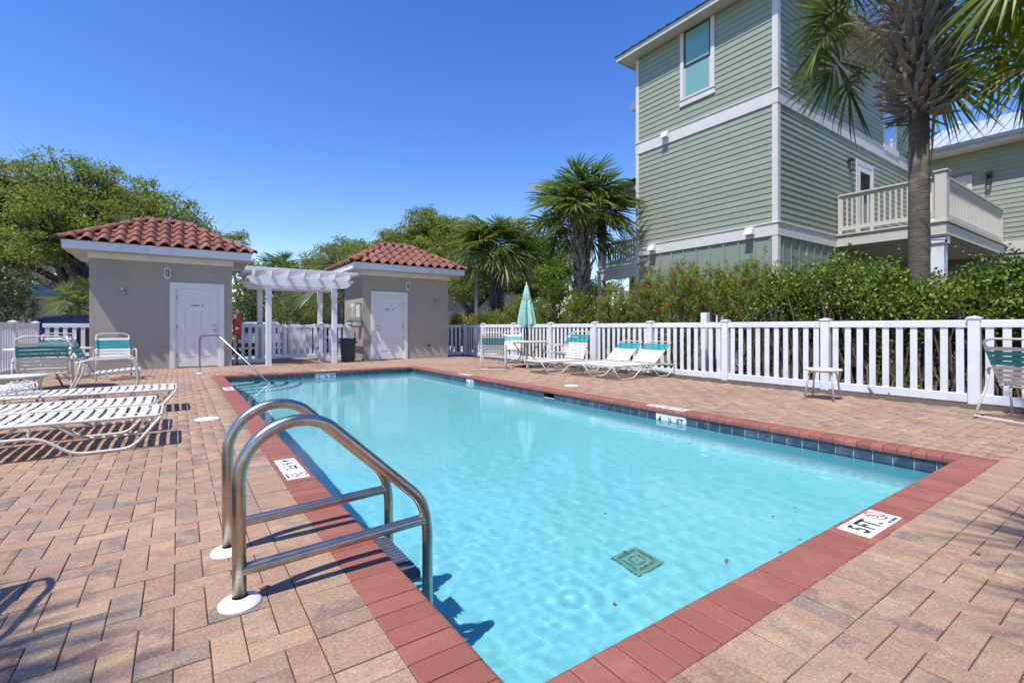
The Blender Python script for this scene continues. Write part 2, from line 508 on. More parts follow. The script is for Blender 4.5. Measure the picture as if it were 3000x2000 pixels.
def sheet(name, x0, x1, y0, y1, z, mat, hole=None):
    mb = MB()
    if hole is None:
        mb.add([(x0,y0,z),(x1,y0,z),(x1,y1,z),(x0,y1,z)], [(0,1,2,3)])
    else:
        a, b, c, d = hole
        mb.add([(x0,y0,z),(x1,y0,z),(x1,y1,z),(x0,y1,z),(a,c,z),(b,c,z),(b,d,z),(a,d,z)],
               [(0,1,5,4),(1,2,6,5),(2,3,7,6),(3,0,4,7)])
    return mb.build(name, mat)

ground = tag(sheet('ground', -900, 900, -900, 900, -0.14, M['soil'], (PX0-.1, PX1+.1, PY0-.1, PY1+.1)), kind='structure')
parking = tag(sheet('parking_lot', -40, 14, 19.2, 40, -0.085, M['concrete']), kind='structure')
path = tag(sheet('entrance_path', 1.19, 4.8, 18.41, 19.2, -0.04, M['concrete']), kind='structure')
bed = tag(sheet('mulch_bed', 9.0, 14.0, -6, 18.6, -0.05, M['mulch']), kind='structure')

deck = MB()
deck.add([(DX0,DY0,-.0055),(DX1,DY0,-.0055),(DX1,DY1,-.0055),(DX0,DY1,-.0055),(OX0,OY0,-.0055),(OX1,OY0,-.0055),(OX1,OY1,-.0055),(OX0,OY1,-.0055),
          (DX0,DY0,-.12),(DX1,DY0,-.12),(DX1,DY1,-.12),(DX0,DY1,-.12)],
         [(0,1,5,4),(1,2,6,5),(2,3,7,6),(3,0,4,7),(0,8,9,1),(1,9,10,2),(2,10,11,3),(3,11,8,0)])
deck = tag(deck.build('pool_deck', M['grout_dark']), kind='structure')

# --- brick pavers: 90 degree herringbone, border course at right angles to the coping
bricks = []
U = 0.1
def cut(r):
    """clip a brick against the border rectangle"""
    x0, y0, x1, y1 = r
    if x1 <= SX0+1e-4 or x0 >= SX1-1e-4 or y1 <= SY0+1e-4 or y0 >= SY1-1e-4: return r
    if SX0 <= x0+1e-4 and x1 <= SX1+1e-4 and SY0 <= y0+1e-4 and y1 <= SY1+1e-4: return None
    if x0 < SX0 < x1 and (y0+y1)/2 > SY0 and (y0+y1)/2 < SY1: r = (x0, y0, SX0, y1)
    elif x0 < SX1 < x1 and (y0+y1)/2 > SY0 and (y0+y1)/2 < SY1: r = (SX1, y0, x1, y1)
    elif y0 < SY0 < y1: r = (x0, y0, x1, SY0)
    elif y0 < SY1 < y1: r = (x0, SY1, x1, y1)
    return r if (r[2]-r[0] > .02 and r[3]-r[1] > .02) else None
gx0, gy0 = SX0 - 60*U, SY0 - 40*U
for i in range(140):
    for j in range(230):
        k = (i - j) % 4
        if k == 0: r = (gx0+i*U, gy0+j*U, gx0+(i+2)*U, gy0+(j+1)*U)
        elif k == 3: r = (gx0+i*U, gy0+j*U, gx0+(i+1)*U, gy0+(j+2)*U)
        else: continue
        if r[0] < DX0-.01 or r[2] > DX1+.01 or r[1] < DY0 or r[3] > DY1: continue
        if r[1] > 15.3 and (r[2] < 1.1 and r[0] > -1.7 and r[3] < 17.1 or r[0] > 4.9 and r[2] < 7.7 and r[3] < 17.1): continue
        r = cut(r)
        if r: bricks.append(r)
def course(a, b, n, horizontal, lo, hi):
    for q in range(n):
        s = a+(b-a)*q/n; e = a+(b-a)*(q+1)/n
        bricks.append((s, lo, e, hi) if horizontal else (lo, s, hi, e))
course(SX0, SX1, 54, True, SY0, OY0); course(SX0, SX1, 54, True, OY1, SY1)
course(OY0, OY1, 115, False, SX0, OX0); course(OY0, OY1, 115, False, OX1, SX1)

def proj(x, y, z):
    d = x*math.sin(YAW)+y*math.cos(YAW); l = x*math.cos(YAW)-y*math.sin(YAW)
    if d < .15: return None
    return 1176+1100*l/d, 752-1100*(z-1.05)/d, d
def shown_area(r):
    c = [proj(px, py, 0) for px, py in ((r[0],r[1]),(r[2],r[1]),(r[2],r[3]),(r[0],r[3]))]
    if any(p is None for p in c): return 0
    cx_ = sum(p[0] for p in c)/4; cy_ = sum(p[1] for p in c)/4
    if not (-10 < cx_ < 2362 and 700 < cy_ < 1590): return 0
    return abs(sum(c[i][0]*c[(i+1)%4][1]-c[(i+1)%4][0]*c[i][1] for i in range(4)))/2
order = sorted(range(len(bricks)), key=lambda i: -shown_area(bricks[i]))
single = set(order[:300])
def brick_geo(w, h, ch=.0024, gap=.0019, depth=.02):
    a, b = w/2-gap, h/2-gap
    vs = [(-a,-b,-depth),(a,-b,-depth),(a,b,-depth),(-a,b,-depth),(-a,-b,-ch),(a,-b,-ch),(a,b,-ch),(-a,b,-ch),
          (-a+ch,-b+ch,0),(a-ch,-b+ch,0),(a-ch,b-ch,0),(-a+ch,b-ch,0)]
    fs = [(0,1,5,4),(1,2,6,5),(2,3,7,6),(3,0,4,7),(4,5,9,8),(5,6,10,9),(6,7,11,10),(7,4,8,11),(8,9,10,11)]
    return vs, fs
shared = {}
allV = []; allF = []; nv = 0
for i, r in enumerate(bricks):
    w, h = r[2]-r[0], r[3]-r[1]
    cxb, cyb = (r[0]+r[2])/2, (r[1]+r[3])/2
    dz = random.uniform(-.0022, .0012); tx = random.gauss(0, .006); ty = random.gauss(0, .006)
    if i in single:
        key = (round(w, 3), round(h, 3))
        if key not in shared:
            vs, fs = brick_geo(w, h)
            shared[key] = MB().add(vs, fs).mesh('paver', M['paver_single'])
        obj('paver', shared[key], deck, (cxb, cyb, dz), (tx, ty, random.gauss(0, .004)))
    else:
        vs, fs = brick_geo(w, h)
        rot = random.gauss(0, .004)
        for (x, y, z) in vs:
            allV.append((cxb+x-rot*y, cyb+y+rot*x, z+dz+x*ty+y*tx))
        allF += [tuple(q+nv for q in f) for f in fs]
        nv += len(vs)
rest = obj('pavers_beyond', fast_mesh('pavers_beyond', allV, allF, M['paver']), deck)
rest['kind'] = 'stuff'

# --- pool shell
FLOOR_NEAR, FLOOR_FAR = -1.02, -.90
def floor_z(y): 
    t = min(max((y-3.4)/(10.0-3.4), 0), 1)
    return FLOOR_NEAR + (FLOOR_FAR-FLOOR_NEAR)*t
W = .012
ax0, ax1, ay0, ay1 = PX0-W, PX1+W, PY0-W, PY1+W
ys = [ay0, ay0+.12, 3.4, 10.0, ay1-.12, ay1]
sh = MB()
def cove(x, y):
    z = floor_z(y)
    return z
CO = (0, .025, .07, .15, .27, .5)
nx = [ax0+q for q in CO]+[ax1-q for q in reversed(CO)]
ny = [ay0+q for q in CO]+[3.4, 6.175, 6.475, 10.0]+[ay1-q for q in reversed(CO)]
lift = lambda t: {0: .5, 1: .345, 2: .245, 3: .143, 4: .056}.get(t, 0.0)
grid = []
for jy, y in enumerate(ny):
    row = []
    for jx, x in enumerate(nx):
        ex = lift(min(jx, len(nx)-1-jx)); ey = lift(min(jy, len(ny)-1-jy))
        row.append(len(sh.v)); sh.v.append((x, y, floor_z(y)+max(ex, ey)))
    grid.append(row)
for jy in range(len(ny)-1):
    for jx in range(len(nx)-1):
        sh.f.append((grid[jy][jx], grid[jy][jx+1], grid[jy+1][jx+1], grid[jy+1][jx]))
def wall_strip(idx, gap=None):
    top = []
    for q in idx:
        x, y, z = sh.v[q]; top.append(len(sh.v)); sh.v.append((x, y, -.03))
    for a in range(len(idx)-1):
        if gap is not None and abs(sh.v[idx[a]][1]-gap) < 1e-4:
            n0 = len(sh.v)
            for q in (idx[a], idx[a+1]): sh.v.append((sh.v[q][0], sh.v[q][1], -.235))
            sh.f.append((idx[a], idx[a+1], n0+1, n0))
        else: sh.f.append((idx[a], idx[a+1], top[a+1], top[a]))
wall_strip(grid[0]); wall_strip(grid[-1]); wall_strip([g[0] for g in grid]); wall_strip([g[-1] for g in grid], 6.175)
pool = sh.build('swimming_pool', M['plaster'], smooth=30)
pool['kind'] = 'structure'
pool.cycles.is_caustics_receiver = True

# --- coping bricks (bullnosed), one mesh shared by all
pitch_n = [(OY1-OY0), 0]
def coping_mesh(w):
    # profile across (x: 0 outer .. CW+.012 inner), bullnose at the inner edge
    T = .062; e = CW + .014; r = .026
    prof = [(0, -T), (0, -.004), (.004, 0), (e-r, 0)]
    for k in range(1, 6):
        a = R(90-18*k*2/2*1.0)
        prof.append((e-r+r*math.cos(a), -r+r*math.sin(a)))
    prof += [(e, -T+.012), (e-.010, -T)]
    mb = MB(); g = w/2-.0022
    n = len(prof)
    ring = lambda y, s: [(px, y, pz if pz < -.006 else pz-s) for px, pz in prof]
    vs = ring(-g, .003)+ring(-g+.004, 0)+ring(g-.004, 0)+ring(g, .003)
    fs = []
    for k in range(3):
        for q in range(n):
            fs.append((k*n+q, k*n+(q+1) % n, (k+1)*n+(q+1) % n, (k+1)*n+q))
    fs += [tuple(range(n)), tuple(range(4*n-1, 3*n-1, -1))]
    return mb.add(vs, fs).mesh('coping_brick', M['coping_red'], smooth=35)
def lay(n, start, end, fn):
    me = coping_mesh((end-start)/n)
    for q in range(n):
        c = start+(end-start)*(q+.5)/n
        loc, rz = fn(c)
        obj('coping_brick', me, pool, (loc[0], loc[1], random.uniform(-.0012, .0008)), (random.gauss(0, .003), random.gauss(0, .003), rz+random.gauss(0, .002)))
lay(112, OY0, OY1-CW, lambda c: ((OX0, c), 0))
lay(112, OY0+CW, OY1, lambda c: ((OX1, c), math.pi))
lay(46, OX0+CW, OX1, lambda c: ((c, OY0), math.pi/2))
lay(46, OX0, OX1-CW, lambda c: ((c, OY1), -math.pi/2))

cb = MB(); i0 = CW-.012
for a_, b_ in (((OX0+.002, OY0+.002), (OX0+i0, OY1-.002)), ((OX1-i0, OY0+.002), (OX1-.002, OY1-.002)), ((OX0+i0, OY0+.002), (OX1-i0, OY0+i0)), ((OX0+i0, OY1-i0), (OX1-i0, OY1-.002))):
    cb.box((a_[0], a_[1], -.05), (b_[0], b_[1], -.0062))
cb.build('mortar_bed', M['coping_joint'], pool)
# --- waterline tiles on a pale grout band
gb = MB()
zt, zb = -.062, -.218
e = .003
gb.add([(ax0+e,ay0,zt),(ax0+e,ay1,zt),(ax0+e,ay1,zb),(ax0+e,ay0,zb)], [(0,1,2,3)])
gb.add([(ax1-e,ay0,zt),(ax1-e,6.175,zt),(ax1-e,6.175,zb),(ax1-e,ay0,zb)], [(0,1,2,3)])
gb.add([(ax1-e,6.475,zt),(ax1-e,ay1,zt),(ax1-e,ay1,zb),(ax1-e,6.475,zb)], [(0,1,2,3)])
gb.add([(ax0,ay0+e,zt),(ax1,ay0+e,zt),(ax1,ay0+e,zb),(ax0,ay0+e,zb)], [(0,1,2,3)])
gb.add([(ax0,ay1-e,zt),(ax1,ay1-e,zt),(ax1,ay1-e,zb),(ax0,ay1-e,zb)], [(0,1,2,3)])
gb = gb.build('grout_band', M['grout_white'], pool)
TILE = .148
tile_me = {}
def wtile(loc, rz, w):
    k = round(w, 3)
    if k not in tile_me:
        tile_me[k] = MB().bbox((-w/2+.004, -.006, -.071), (w/2-.004, .004, .071), .003).mesh('waterline_tile', M['tile_blue'], smooth=30)
    obj('waterline_tile', tile_me[k], pool, (loc[0], loc[1], -.139), (0, 0, rz))
def tile_run(a, b, fn, skip=()):
    n = round((b-a)/TILE); p = (b-a)/n
    for q in range(n):
        c = a+(b-a)*(q+.5)/n
        if any(s < c < t for s, t in skip): continue
        loc, rz = fn(c); wtile(loc, rz, p)
tile_run(ay0, ay1, lambda c: ((ax0+.006, c), -math.pi/2))
tile_run(ay0, 6.175, lambda c: ((ax1-.006, c), math.pi/2), [(3.62, 4.12)])
tile_run(6.475, ay1, lambda c: ((ax1-.006, c), math.pi/2), [(8.82, 9.18)])
tile_run(ax0, ax1, lambda c: ((c, ay0+.006), math.pi))
tile_run(ax0, ax1, lambda c: ((c, ay1-.006), 0), [(2.69, 3.18)])

# skimmer mouth in the right wall
sk_mb = MB()
sk_mb.add([(ax1-.001,6.175,-.062),(ax1-.001,6.475,-.062),(ax1+.35,6.475,-.062),(ax1+.35,6.175,-.062),
           (ax1-.001,6.175,-.235),(ax1-.001,6.475,-.235),(ax1+.35,6.475,-.235),(ax1+.35,6.175,-.235)],
          [(0,1,2,3),(4,7,6,5),(1,5,6,2),(0,3,7,4),(2,6,7,3)])
skm = sk_mb.build('skimmer_mouth', M['tile_blue'], pool)
skf = MB().box((ax1-.004, 6.19, -.16), (ax1+.02, 6.46, -.145)).build('weir_flap', M['white_vinyl'], pool)

# quarter-round entry steps in the far left corner
for k, (r, z) in enumerate([(.65, -.24), (.95, -.44), (1.25, -.61), (1.55, -.76)]):
    poly = [(PX0-.006, PY1+.006)] + [(PX0-.006+(r+.0)*math.cos(R(-90+90*q/20)), PY1+.006+r*math.sin(R(-90+90*q/20))) for q in range(21)]
    st = MB().prism(poly, 2, z, -1.3).build('step', M['plaster'], pool)
    st.cycles.is_caustics_receiver = True
    ed = MB().tube([(PX0-.006+(r-.012)*math.cos(R(-90+90*q/24)), PY1+.006+(r-.012)*math.sin(R(-90+90*q/24)), z+.004) for q in range(25)], .014, 6)
    ed.build('step_edge', M['step_edge'], pool)

# --- water surface: real low ripples
ncx, ncy = 210, 530
xs = np.linspace(ax0+.004, ax1-.004, ncx); yv = np.linspace(ay0+.004, ay1-.004, ncy)
XX, YY = np.meshgrid(xs, yv)
ZZ = np.zeros_like(XX)
rw = np.random.default_rng(5)
for q in range(46):
    lam = rw.uniform(.08, .30); a = rw.uniform(0, 2*math.pi); ph = rw.uniform(0, 2*math.pi)
    amp = .000085*(lam/.3)**.8
    # waves travel mostly away from the return jet near the ladder
    ZZ += amp*np.sin(2*math.pi/lam*(XX*math.cos(a)+YY*math.sin(a))+ph)
FINE = np.zeros_like(XX)
for q in range(26):
    lam = rw.uniform(.055, .11); a = rw.uniform(0, 2*math.pi); ph = rw.uniform(0, 2*math.pi)
    FINE += .000026*np.sin(2*math.pi/lam*(XX*math.cos(a)+YY*math.sin(a))+ph+1.5*np.sin(XX*2.1+YY*1.3))
ZZ += FINE*np.exp(-((XX-1.3)**2/1.6+(YY-2.0)**2/2.6))
calm = .35+.65*np.exp(-((XX-1.6)**2/5.0+(YY-1.6)**2/9.0))
ZZ = WATER_Z + ZZ*calm
for (rx, ry, am) in ((1.62, 2.05, .0005), (1.15, 2.9, .0002)):
    d = np.sqrt((XX-rx)**2+(YY-ry)**2)
    ZZ += am*np.exp(-(d/.16)**2)*np.cos(d*55)
V = np.stack([XX.ravel(), YY.ravel(), ZZ.ravel()], 1)
ii, jj = np.meshgrid(np.arange(ncx-1), np.arange(ncy-1))
a = (jj*ncx+ii).ravel()
F = np.stack([a, a+1, a+ncx+1, a+ncx], 1)
wm, nt, b = _nodes('pool_water')
b.inputs['Base Color'].default_value = (.93, .99, 1, 1)
b.inputs['Roughness'].default_value = 0
b.inputs['IOR'].default_value = 1.333
b.inputs['Transmission Weight'].default_value = 1
nzw = N(nt, 'ShaderNodeTexNoise', Scale=34.0, Detail=3.0, Distortion=.8); gw = N(nt, 'ShaderNodeNewGeometry'); nt.links.new(gw.outputs['Position'], nzw.inputs['Vector'])
bw = N(nt, 'ShaderNodeBump', Strength=.10, Distance=.004); nt.links.new(nzw.outputs[0], bw.inputs['Height']); nt.links.new(bw.outputs[0], b.inputs['Normal'])
water = obj('pool_water', fast_mesh('pool_water', V, F, wm, True))
water['kind'] = 'structure'
water.cycles.is_caustics_caster = True

# --- main drain grate on the pool floor
dz_ = FLOOR_NEAR
DRAIN = (2.54, 2.175)
M['drain_green'] = surf('drain_green', (.17, .42, .33), (.12, .33, .26), 20, .7)
dr = thing('drain_grate', 'square slotted drain grate on the pool floor', 'drain', (DRAIN[0], DRAIN[1], FLOOR_NEAR), R(0))
h = .122
M['drain_dark'] = surf('drain_dark', (.06, .13, .11), (.05, .10, .09), 20, .7)
MB().prism([(-h,-h),(h,-h),(h,h),(-h,h)], 2, .0, .012).build('base', M['drain_dark'], dr)
for s in (1.0, .62, .3):
    mb = MB(); o2, i2 = h*s, h*s-.022
    mb.prism([(-o2,-o2),(o2,-o2),(i2,-i2),(-i2,-i2)], 2, .013, .024).prism([(o2,-o2),(o2,o2),(i2,i2),(i2,-i2)], 2, .013, .024)
    mb.prism([(o2,o2),(-o2,o2),(-i2,i2),(i2,i2)], 2, .013, .024).prism([(-o2,o2),(-o2,-o2),(-i2,-i2),(-i2,i2)], 2, .013, .024)
    mb.build('ring', M['drain_green'], dr)
for a in (45, 135, 225, 315):
    mb = MB(); c_, s_ = math.cos(R(a)), math.sin(R(a))
    mb.beam((0, 0, .019), (c_*h*1.38, s_*h*1.38, .019), .014, .012); mb.build('rib', M['drain_green'], dr)
slats = MB()
for a in (0, 90, 180, 270):
    Mr = Matrix.Rotation(R(a), 4, 'Z')
    for lo_, hi_ in ((.046, .074), (.085, .118)):
        n = int(hi_*2/.02)
        for q in range(n+1):
            t = -hi_+2*hi_*q/n
            if abs(t) < lo_+.03: slats.box((t-.004, lo_, .0125), (t+.004, hi_, .022), Mr)
for o_ in dr.children: o_.cycles.is_caustics_receiver = True
sl = slats.build('slots', M['drain_green'], dr); sl['kind'] = 'stuff'; sl.cycles.is_caustics_receiver = True

# --- lettering helpers
def text_mesh(body, size, mat, name='lettering', bold=0.0, align='CENTER', sx=1.0):
    cu = bpy.data.curves.new(name, 'FONT')
    cu.body = body; cu.size = size; cu.align_x = align; cu.align_y = 'CENTER'
    cu.offset = bold
    to = bpy.data.objects.new(name, cu); COL.objects.link(to)
    dg = bpy.context.evaluated_depsgraph_get()
    me = bpy.data.meshes.new_from_object(to.evaluated_get(dg))
    bpy.data.objects.remove(to, do_unlink=True)
    for v in me.vertices: v.co.x *= sx
    me.materials.clear(); me.materials.append(mat)
    return me

def put(o, origin, right, up):
    """place a flat object whose local x/y run along right/up"""
    r, u = Vector(right).normalized(), Vector(up).normalized(); n = r.cross(u)
    o.matrix_world = Matrix(((r.x,u.x,n.x,origin[0]),(r.y,u.y,n.y,origin[1]),(r.z,u.z,n.z,origin[2]),(0,0,0,1)))

def depth_marker(label, text, L, Wd, origin, right, up, symbol=True, tsize=.11, cells=None):
    t = thing('depth_marker', label, 'depth marker')
    put(t, origin, right, up)
    n = cells or 1
    for q in range(n):
        MB().bbox((-L/2+L*q/n+(.0012 if q else 0), -Wd/2, -.012), (-L/2+L*(q+1)/n-(.0012 if q < n-1 else 0), Wd/2, .003), .002).build('plate', M['marker_white'], t)
    dx = -.085 if symbol else 0
    parts = text if isinstance(text, (list, tuple)) else [(text, dx, tsize)]
    for body, px, sz in parts:
        obj('lettering', text_mesh(body, sz, M['letter_black'], bold=sz*.022, sx=.86), t, (px, -.006, .0042))
    if symbol:
        cxs = L/2-.085
        ring = MB(); oc = lambda r, k: (cxs+r*math.cos(R(22.5+45*k)), .018+r*math.sin(R(22.5+45*k)))
        for k in range(8): 
            ring.add([(*oc(.055,k),.0042),(*oc(.055,k+1),.0042),(*oc(.046,k+1),.0042),(*oc(.046,k),.0042)], [(0,1,2,3)])
        c_, s_ = math.cos(R(-45)), math.sin(R(-45)); w_ = .0045
        ring.add([(cxs-.05*c_-w_*-s_, .018-.05*s_-w_*c_, .0046),(cxs+.05*c_-w_*-s_, .018+.05*s_-w_*c_, .0046),
                  (cxs+.05*c_+w_*-s_, .018+.05*s_+w_*c_, .0046),(cxs-.05*c_+w_*-s_, .018-.05*s_+w_*c_, .0046)], [(0,1,2,3)])
        ring.build('no_diving_ring', M['letter_red'], t)
        dv = MB()
        dv.add([(cxs-.034,.040,.0044),(cxs-.028,.046,.0044),(cxs+.004,.022,.0044),(cxs+.030,-.006,.0044),(cxs+.024,-.010,.0044),(cxs-.004,.012,.0044)], [(0,1,2,3,4,5)])
        dv.lathe([(.0065, .0043), (.0001, .0045)], 10, Matrix.Translation((cxs+.014, -.002, 0)))
        dv.add([(cxs-.034,.001,.0044),(cxs-.016,.008,.0044),(cxs-.004,.004,.0044),(cxs-.016,-.001,.0044)], [(0,1,2,3)])
        dv.build('diver', M['letter_black'], t)
        obj('lettering', text_mesh('NO DIVING', .022, M['letter_black'], bold=.0007), t, (cxs, -.060, .0042))
    return t

depth_marker('white 4 ½ ft no diving plate set in the coping beside the pool ladder', [('4', -.225, .115), ('½', -.13, .092), ('FT.', .0, .115)], .58, .148, (.686, 3.875, .001), (0,-1,0), (1,0,0))
depth_marker('white 5 ft no diving plate in the nearest coping edge', [('5', -.15, .135), ('FT.', -.03, .135)], .44, .15, (3.05, 1.015, .001), (1,0,0), (0,1,0))
depth_marker('white plate in the left coping near the entry steps', [('3 ½', -.12, .10), ('FT.', .015, .10)], .46, .148, (.695, 9.52, .001), (0,-1,0), (1,0,0))
depth_marker('white plate on the right coping, the nearer one to the camera', [('4', -.225, .115), ('½', -.13, .092), ('FT.', .0, .115)], .58, .148, (5.262, 4.0, .001), (0,1,0), (-1,0,0))
depth_marker('white plate on the right coping, the farther one from the camera', [('4', -.15, .125), ('FT.', -.02, .125)], .46, .148, (5.262, 9.4, .001), (0,1,0), (-1,0,0))
depth_marker('white plate on the far coping above the 3 ½ ft tiles', [('3', -.2, .12), ('½', -.11, .10), ('FT.', .01, .12)], .56, .148, (3.0, 12.262, .001), (-1,0,0), (0,-1,0))
depth_marker('white 4 ½ ft tiles nearer the camera in the right waterline band', [('4', -.16, .115), ('½', 0, .10), ('FT.', .155, .115)], .445, .148, (ax1-.010, 3.87, -.139), (0,-1,0), (0,0,1), False, cells=3)
depth_marker('white 4 ft tiles near the far end of the right waterline band', [('4', -.095, .115), ('FT', .07, .115)], .30, .148, (ax1-.010, 9.0, -.139), (0,-1,0), (0,0,1), False, cells=2)
depth_marker('white 3 ½ ft tiles in the far waterline band', [('3', -.16, .115), ('½', 0, .10), ('FT.', .155, .115)], .445, .148, (2.94, ay1-.010, -.139), (1,0,0), (0,0,1), False, cells=3)
# ================================================================ pool houses
def clip_mesh(me, planes):
    bm = bmesh.new(); bm.from_mesh(me)
    for co, no in planes:
        bmesh.ops.bisect_plane(bm, geom=list(bm.verts)+list(bm.edges)+list(bm.faces), plane_co=co, plane_no=no, clear_outer=True)
    out = me.copy(); bm.to_mesh(out); bm.free()
    return out

TP, TROW = .288, .342
def tile_mesh():
    n = 11; L = .40
    mb = MB(); vs = []
    prof = []
    for k in range(n):
        t = -.5+k/(n-1)
        z = .084*max(0.0, math.cos(math.pi*t*1.28))**.75 - .012*math.cos(2*math.pi*t)*-1
        prof.append((t*TP, z))
    for (y, dz) in ((-.03, .044), (L, .006)):
        for x, z in prof: vs.append((x, y, z+dz))
        for x, z in prof: vs.append((x, y, z+dz-.020))
    fs = []
    for k in range(n-1):
        fs += [(k, k+1, 2*n+k+1, 2*n+k), (n+k, 3*n+k, 3*n+k+1, n+k+1), (k, n+k, n+k+1, k+1), (2*n+k, 2*n+k+1, 3*n+k+1, 3*n+k)]
    fs += [(0, 2*n, 3*n, n), (n-1, 2*n-1, 4*n-1, 3*n-1)]
    return mb.add(vs, fs).mesh('roof_tile', M['clay'], smooth=50)
TILE_ME = tile_mesh()
def cap_mesh(L=.40, r0=.105, r1=.082):
    mb = MB(); n = 9; vs = []
    for (x, r) in ((-.02, r0), (L, r1)):
        for k in range(n):
            a = math.pi*k/(n-1)
            vs.append((x, r*math.cos(a), r*math.sin(a)*.9))
        for k in range(n):
            a = math.pi*k/(n-1)
            vs.append((x, (r-.018)*math.cos(a), (r-.018)*math.sin(a)*.9))
    fs = []
    for k in range(n-1):
        fs += [(k, k+1, 2*n+k+1, 2*n+k), (n+k, 3*n+k, 3*n+k+1, n+k+1), (k, n+k, n+k+1, k+1), (2*n+k, 2*n+k+1, 3*n+k+1, 3*n+k)]
    return mb.add(vs, fs).mesh('ridge_tile', M['clay'], smooth=50)
CAP_ME = cap_mesh()

def pool_house(label, x0, x1, door_x, hinge, sign, lamp_x, spot_x, tap=None):
    y0, y1 = 15.2, 17.26
    ov = .43; ez = 3.06
    h = thing('pool_house', label, 'pool house', ((x0+x1)/2, (y0+y1)/2, 0))
    off = ((x0+x1)/2, (y0+y1)/2, 0)
    B = lambda: MB(off)
    B().box((x0, y0, -.1), (x1, y1, 2.88)).build('wall', M['stucco'], h)
    # frieze board, soffit, fascia
    for a, b in (((x0-.03, y0-.03, 2.72), (x1+.03, y0-.001, 2.87)), ((x0-.03, y0, 2.72), (x0-.001, y1, 2.87)),
                 ((x1+.001, y0, 2.72), (x1+.03, y1, 2.87)), ((x0-.03, y1+.001, 2.72), (x1+.03, y1+.03, 2.87))):
        B().bbox(a, b, .004).build('frieze_board', M['fascia_white'], h)
    X0, X1, Y0, Y1 = x0-ov, x1+ov, y0-ov, y1+ov
    so = B().box((X0+.02, Y0+.02, 2.872), (X1-.02, Y1-.02, 2.90)).build('soffit', M['soffit'], h)
    for q in range(int((X1-X0)/.1)):
        pass
    for a, b in (((X0, Y0, 2.868), (X1, Y0+.022, 3.045)), ((X0, Y1-.022, 2.868), (X1, Y1, 3.045)),
                 ((X0, Y0+.023, 2.868), (X0+.022, Y1-.023, 3.045)), ((X1-.022, Y0+.023, 2.868), (X1, Y1-.023, 3.045))):
        fa = B().bbox(a, b, .003).build('fascia', M['fascia_white'], h)
    dl = B()
    dl.box((X0-.006, Y0-.008, 3.000), (X1+.006, Y0-.0005, 3.062)); dl.build('drip_edge', M['fascia_white'], h)
    # roof deck below the tiles
    hd = (Y1-Y0)/2; rise = .86; W_ = X1-X0
    pit = math.atan2(rise, hd)
    rd = B().add([(X0,Y0,ez-.015),(X1,Y0,ez-.015),(X1,Y1,ez-.015),(X0,Y1,ez-.015),(X0+hd,Y0+hd,ez+rise-.015),(X1-hd,Y0+hd,ez+rise-.015)],
                 [(0,1,5,4),(1,2,5),(2,3,4,5),(3,0,4),(0,3,2,1)]).build('roof', M['mortar_red'], h)
    faces = [((X0, Y0), (1, 0), (0, 1), W_), ((X1, Y0), (0, 1), (-1, 0), Y1-Y0), ((X1, Y1), (-1, 0), (0, -1), W_), ((X0, Y1), (0, -1), (1, 0), Y1-Y0)]
    rows = 5; cp = math.cos(pit); sp = math.sin(pit)
    rowl = hd/cp/rows
    for (ox, oy), e, s, L in faces:
        E3 = Vector((e[0], e[1], 0)); S3 = Vector((s[0]*cp, s[1]*cp, sp)); N3 = E3.cross(S3)
        nc = round(L/TP); p = L/nc
        for j in range(rows):
            yh = j*rowl*cp
            for i in range(nc):
                a0, a1 = i*p, (i+1)*p
                top = yh+.40*cp
                if a1 <= yh-.02 or a0 >= L-yh+.02: continue
                base = Vector((ox, oy, ez)) + E3*((a0+a1)/2) + S3*(j*rowl)
                Mx = Matrix(((E3.x, S3.x, N3.x, base.x), (E3.y, S3.y, N3.y, base.y), (E3.z, S3.z, N3.z, base.z), (0, 0, 0, 1)))
                me = TILE_ME
                if a0 < top or a1 > L-top or j == rows-1:
                    inv = Mx.inverted()
                    pl = []
                    # hip planes (vertical, 45 degrees) and the ridge plane
                    c0 = Vector((ox, oy, 0)); c1 = c0 + E3*L
                    S2 = Vector((s[0], s[1], 0))
                    pl.append((inv @ c0, inv.to_3x3() @ (S2-E3).normalized()))
                    pl.append((inv @ c1, inv.to_3x3() @ (S2+E3).normalized()))
                    pl.append((inv @ (c0+S2*hd), inv.to_3x3() @ S2))
                    me = clip_mesh(TILE_ME, pl)
                    if len(me.polygons) < 6: continue
                o = obj('roof_tile', me, rd)
                jt = Matrix.Translation((random.gauss(0, .002), random.gauss(0, .003), random.uniform(0, .004))) @ Matrix.Rotation(random.gauss(0, .008), 4, 'Z')
                o.matrix_basis = Matrix.Translation([-q for q in off]) @ Mx @ jt
    def caps(p, q, n, lift):
        p = Vector(p); q = Vector(q); d = (q-p).normalized()
        side = Vector((0, 0, 1)).cross(d).normalized(); u = d.cross(side)
        st = (q-p).length/n
        for k in range(n):
            c = p + d*(k*st) + u*lift
            o = obj('ridge_tile', CAP_ME, rd)
            o.matrix_basis = Matrix.Translation([-t for t in off]) @ Matrix(((d.x, side.x, u.x, c.x), (d.y, side.y, u.y, c.y), (d.z, side.z, u.z, c.z), (0, 0, 0, 1))) @ Matrix.Rotation(R(2.5), 4, 'Y') @ Matrix.Rotation(random.gauss(0, .02), 4, 'X')
    rL = (X0+hd, Y0+hd, ez+rise); rR = (X1-hd, Y0+hd, ez+rise)
    for cxx, cyy, rr in ((X0-.05, Y0-.05, rL), (X0-.05, Y1+.05, rL), (X1+.05, Y0-.05, rR), (X1+.05, Y1+.05, rR)):
        caps((cxx, cyy, ez-.01), rr, 6, .025)
    caps(rL, rR, 3, .03)
    # door with casing
    dx0, dx1 = door_x; dz1 = 2.065
    ca = B()
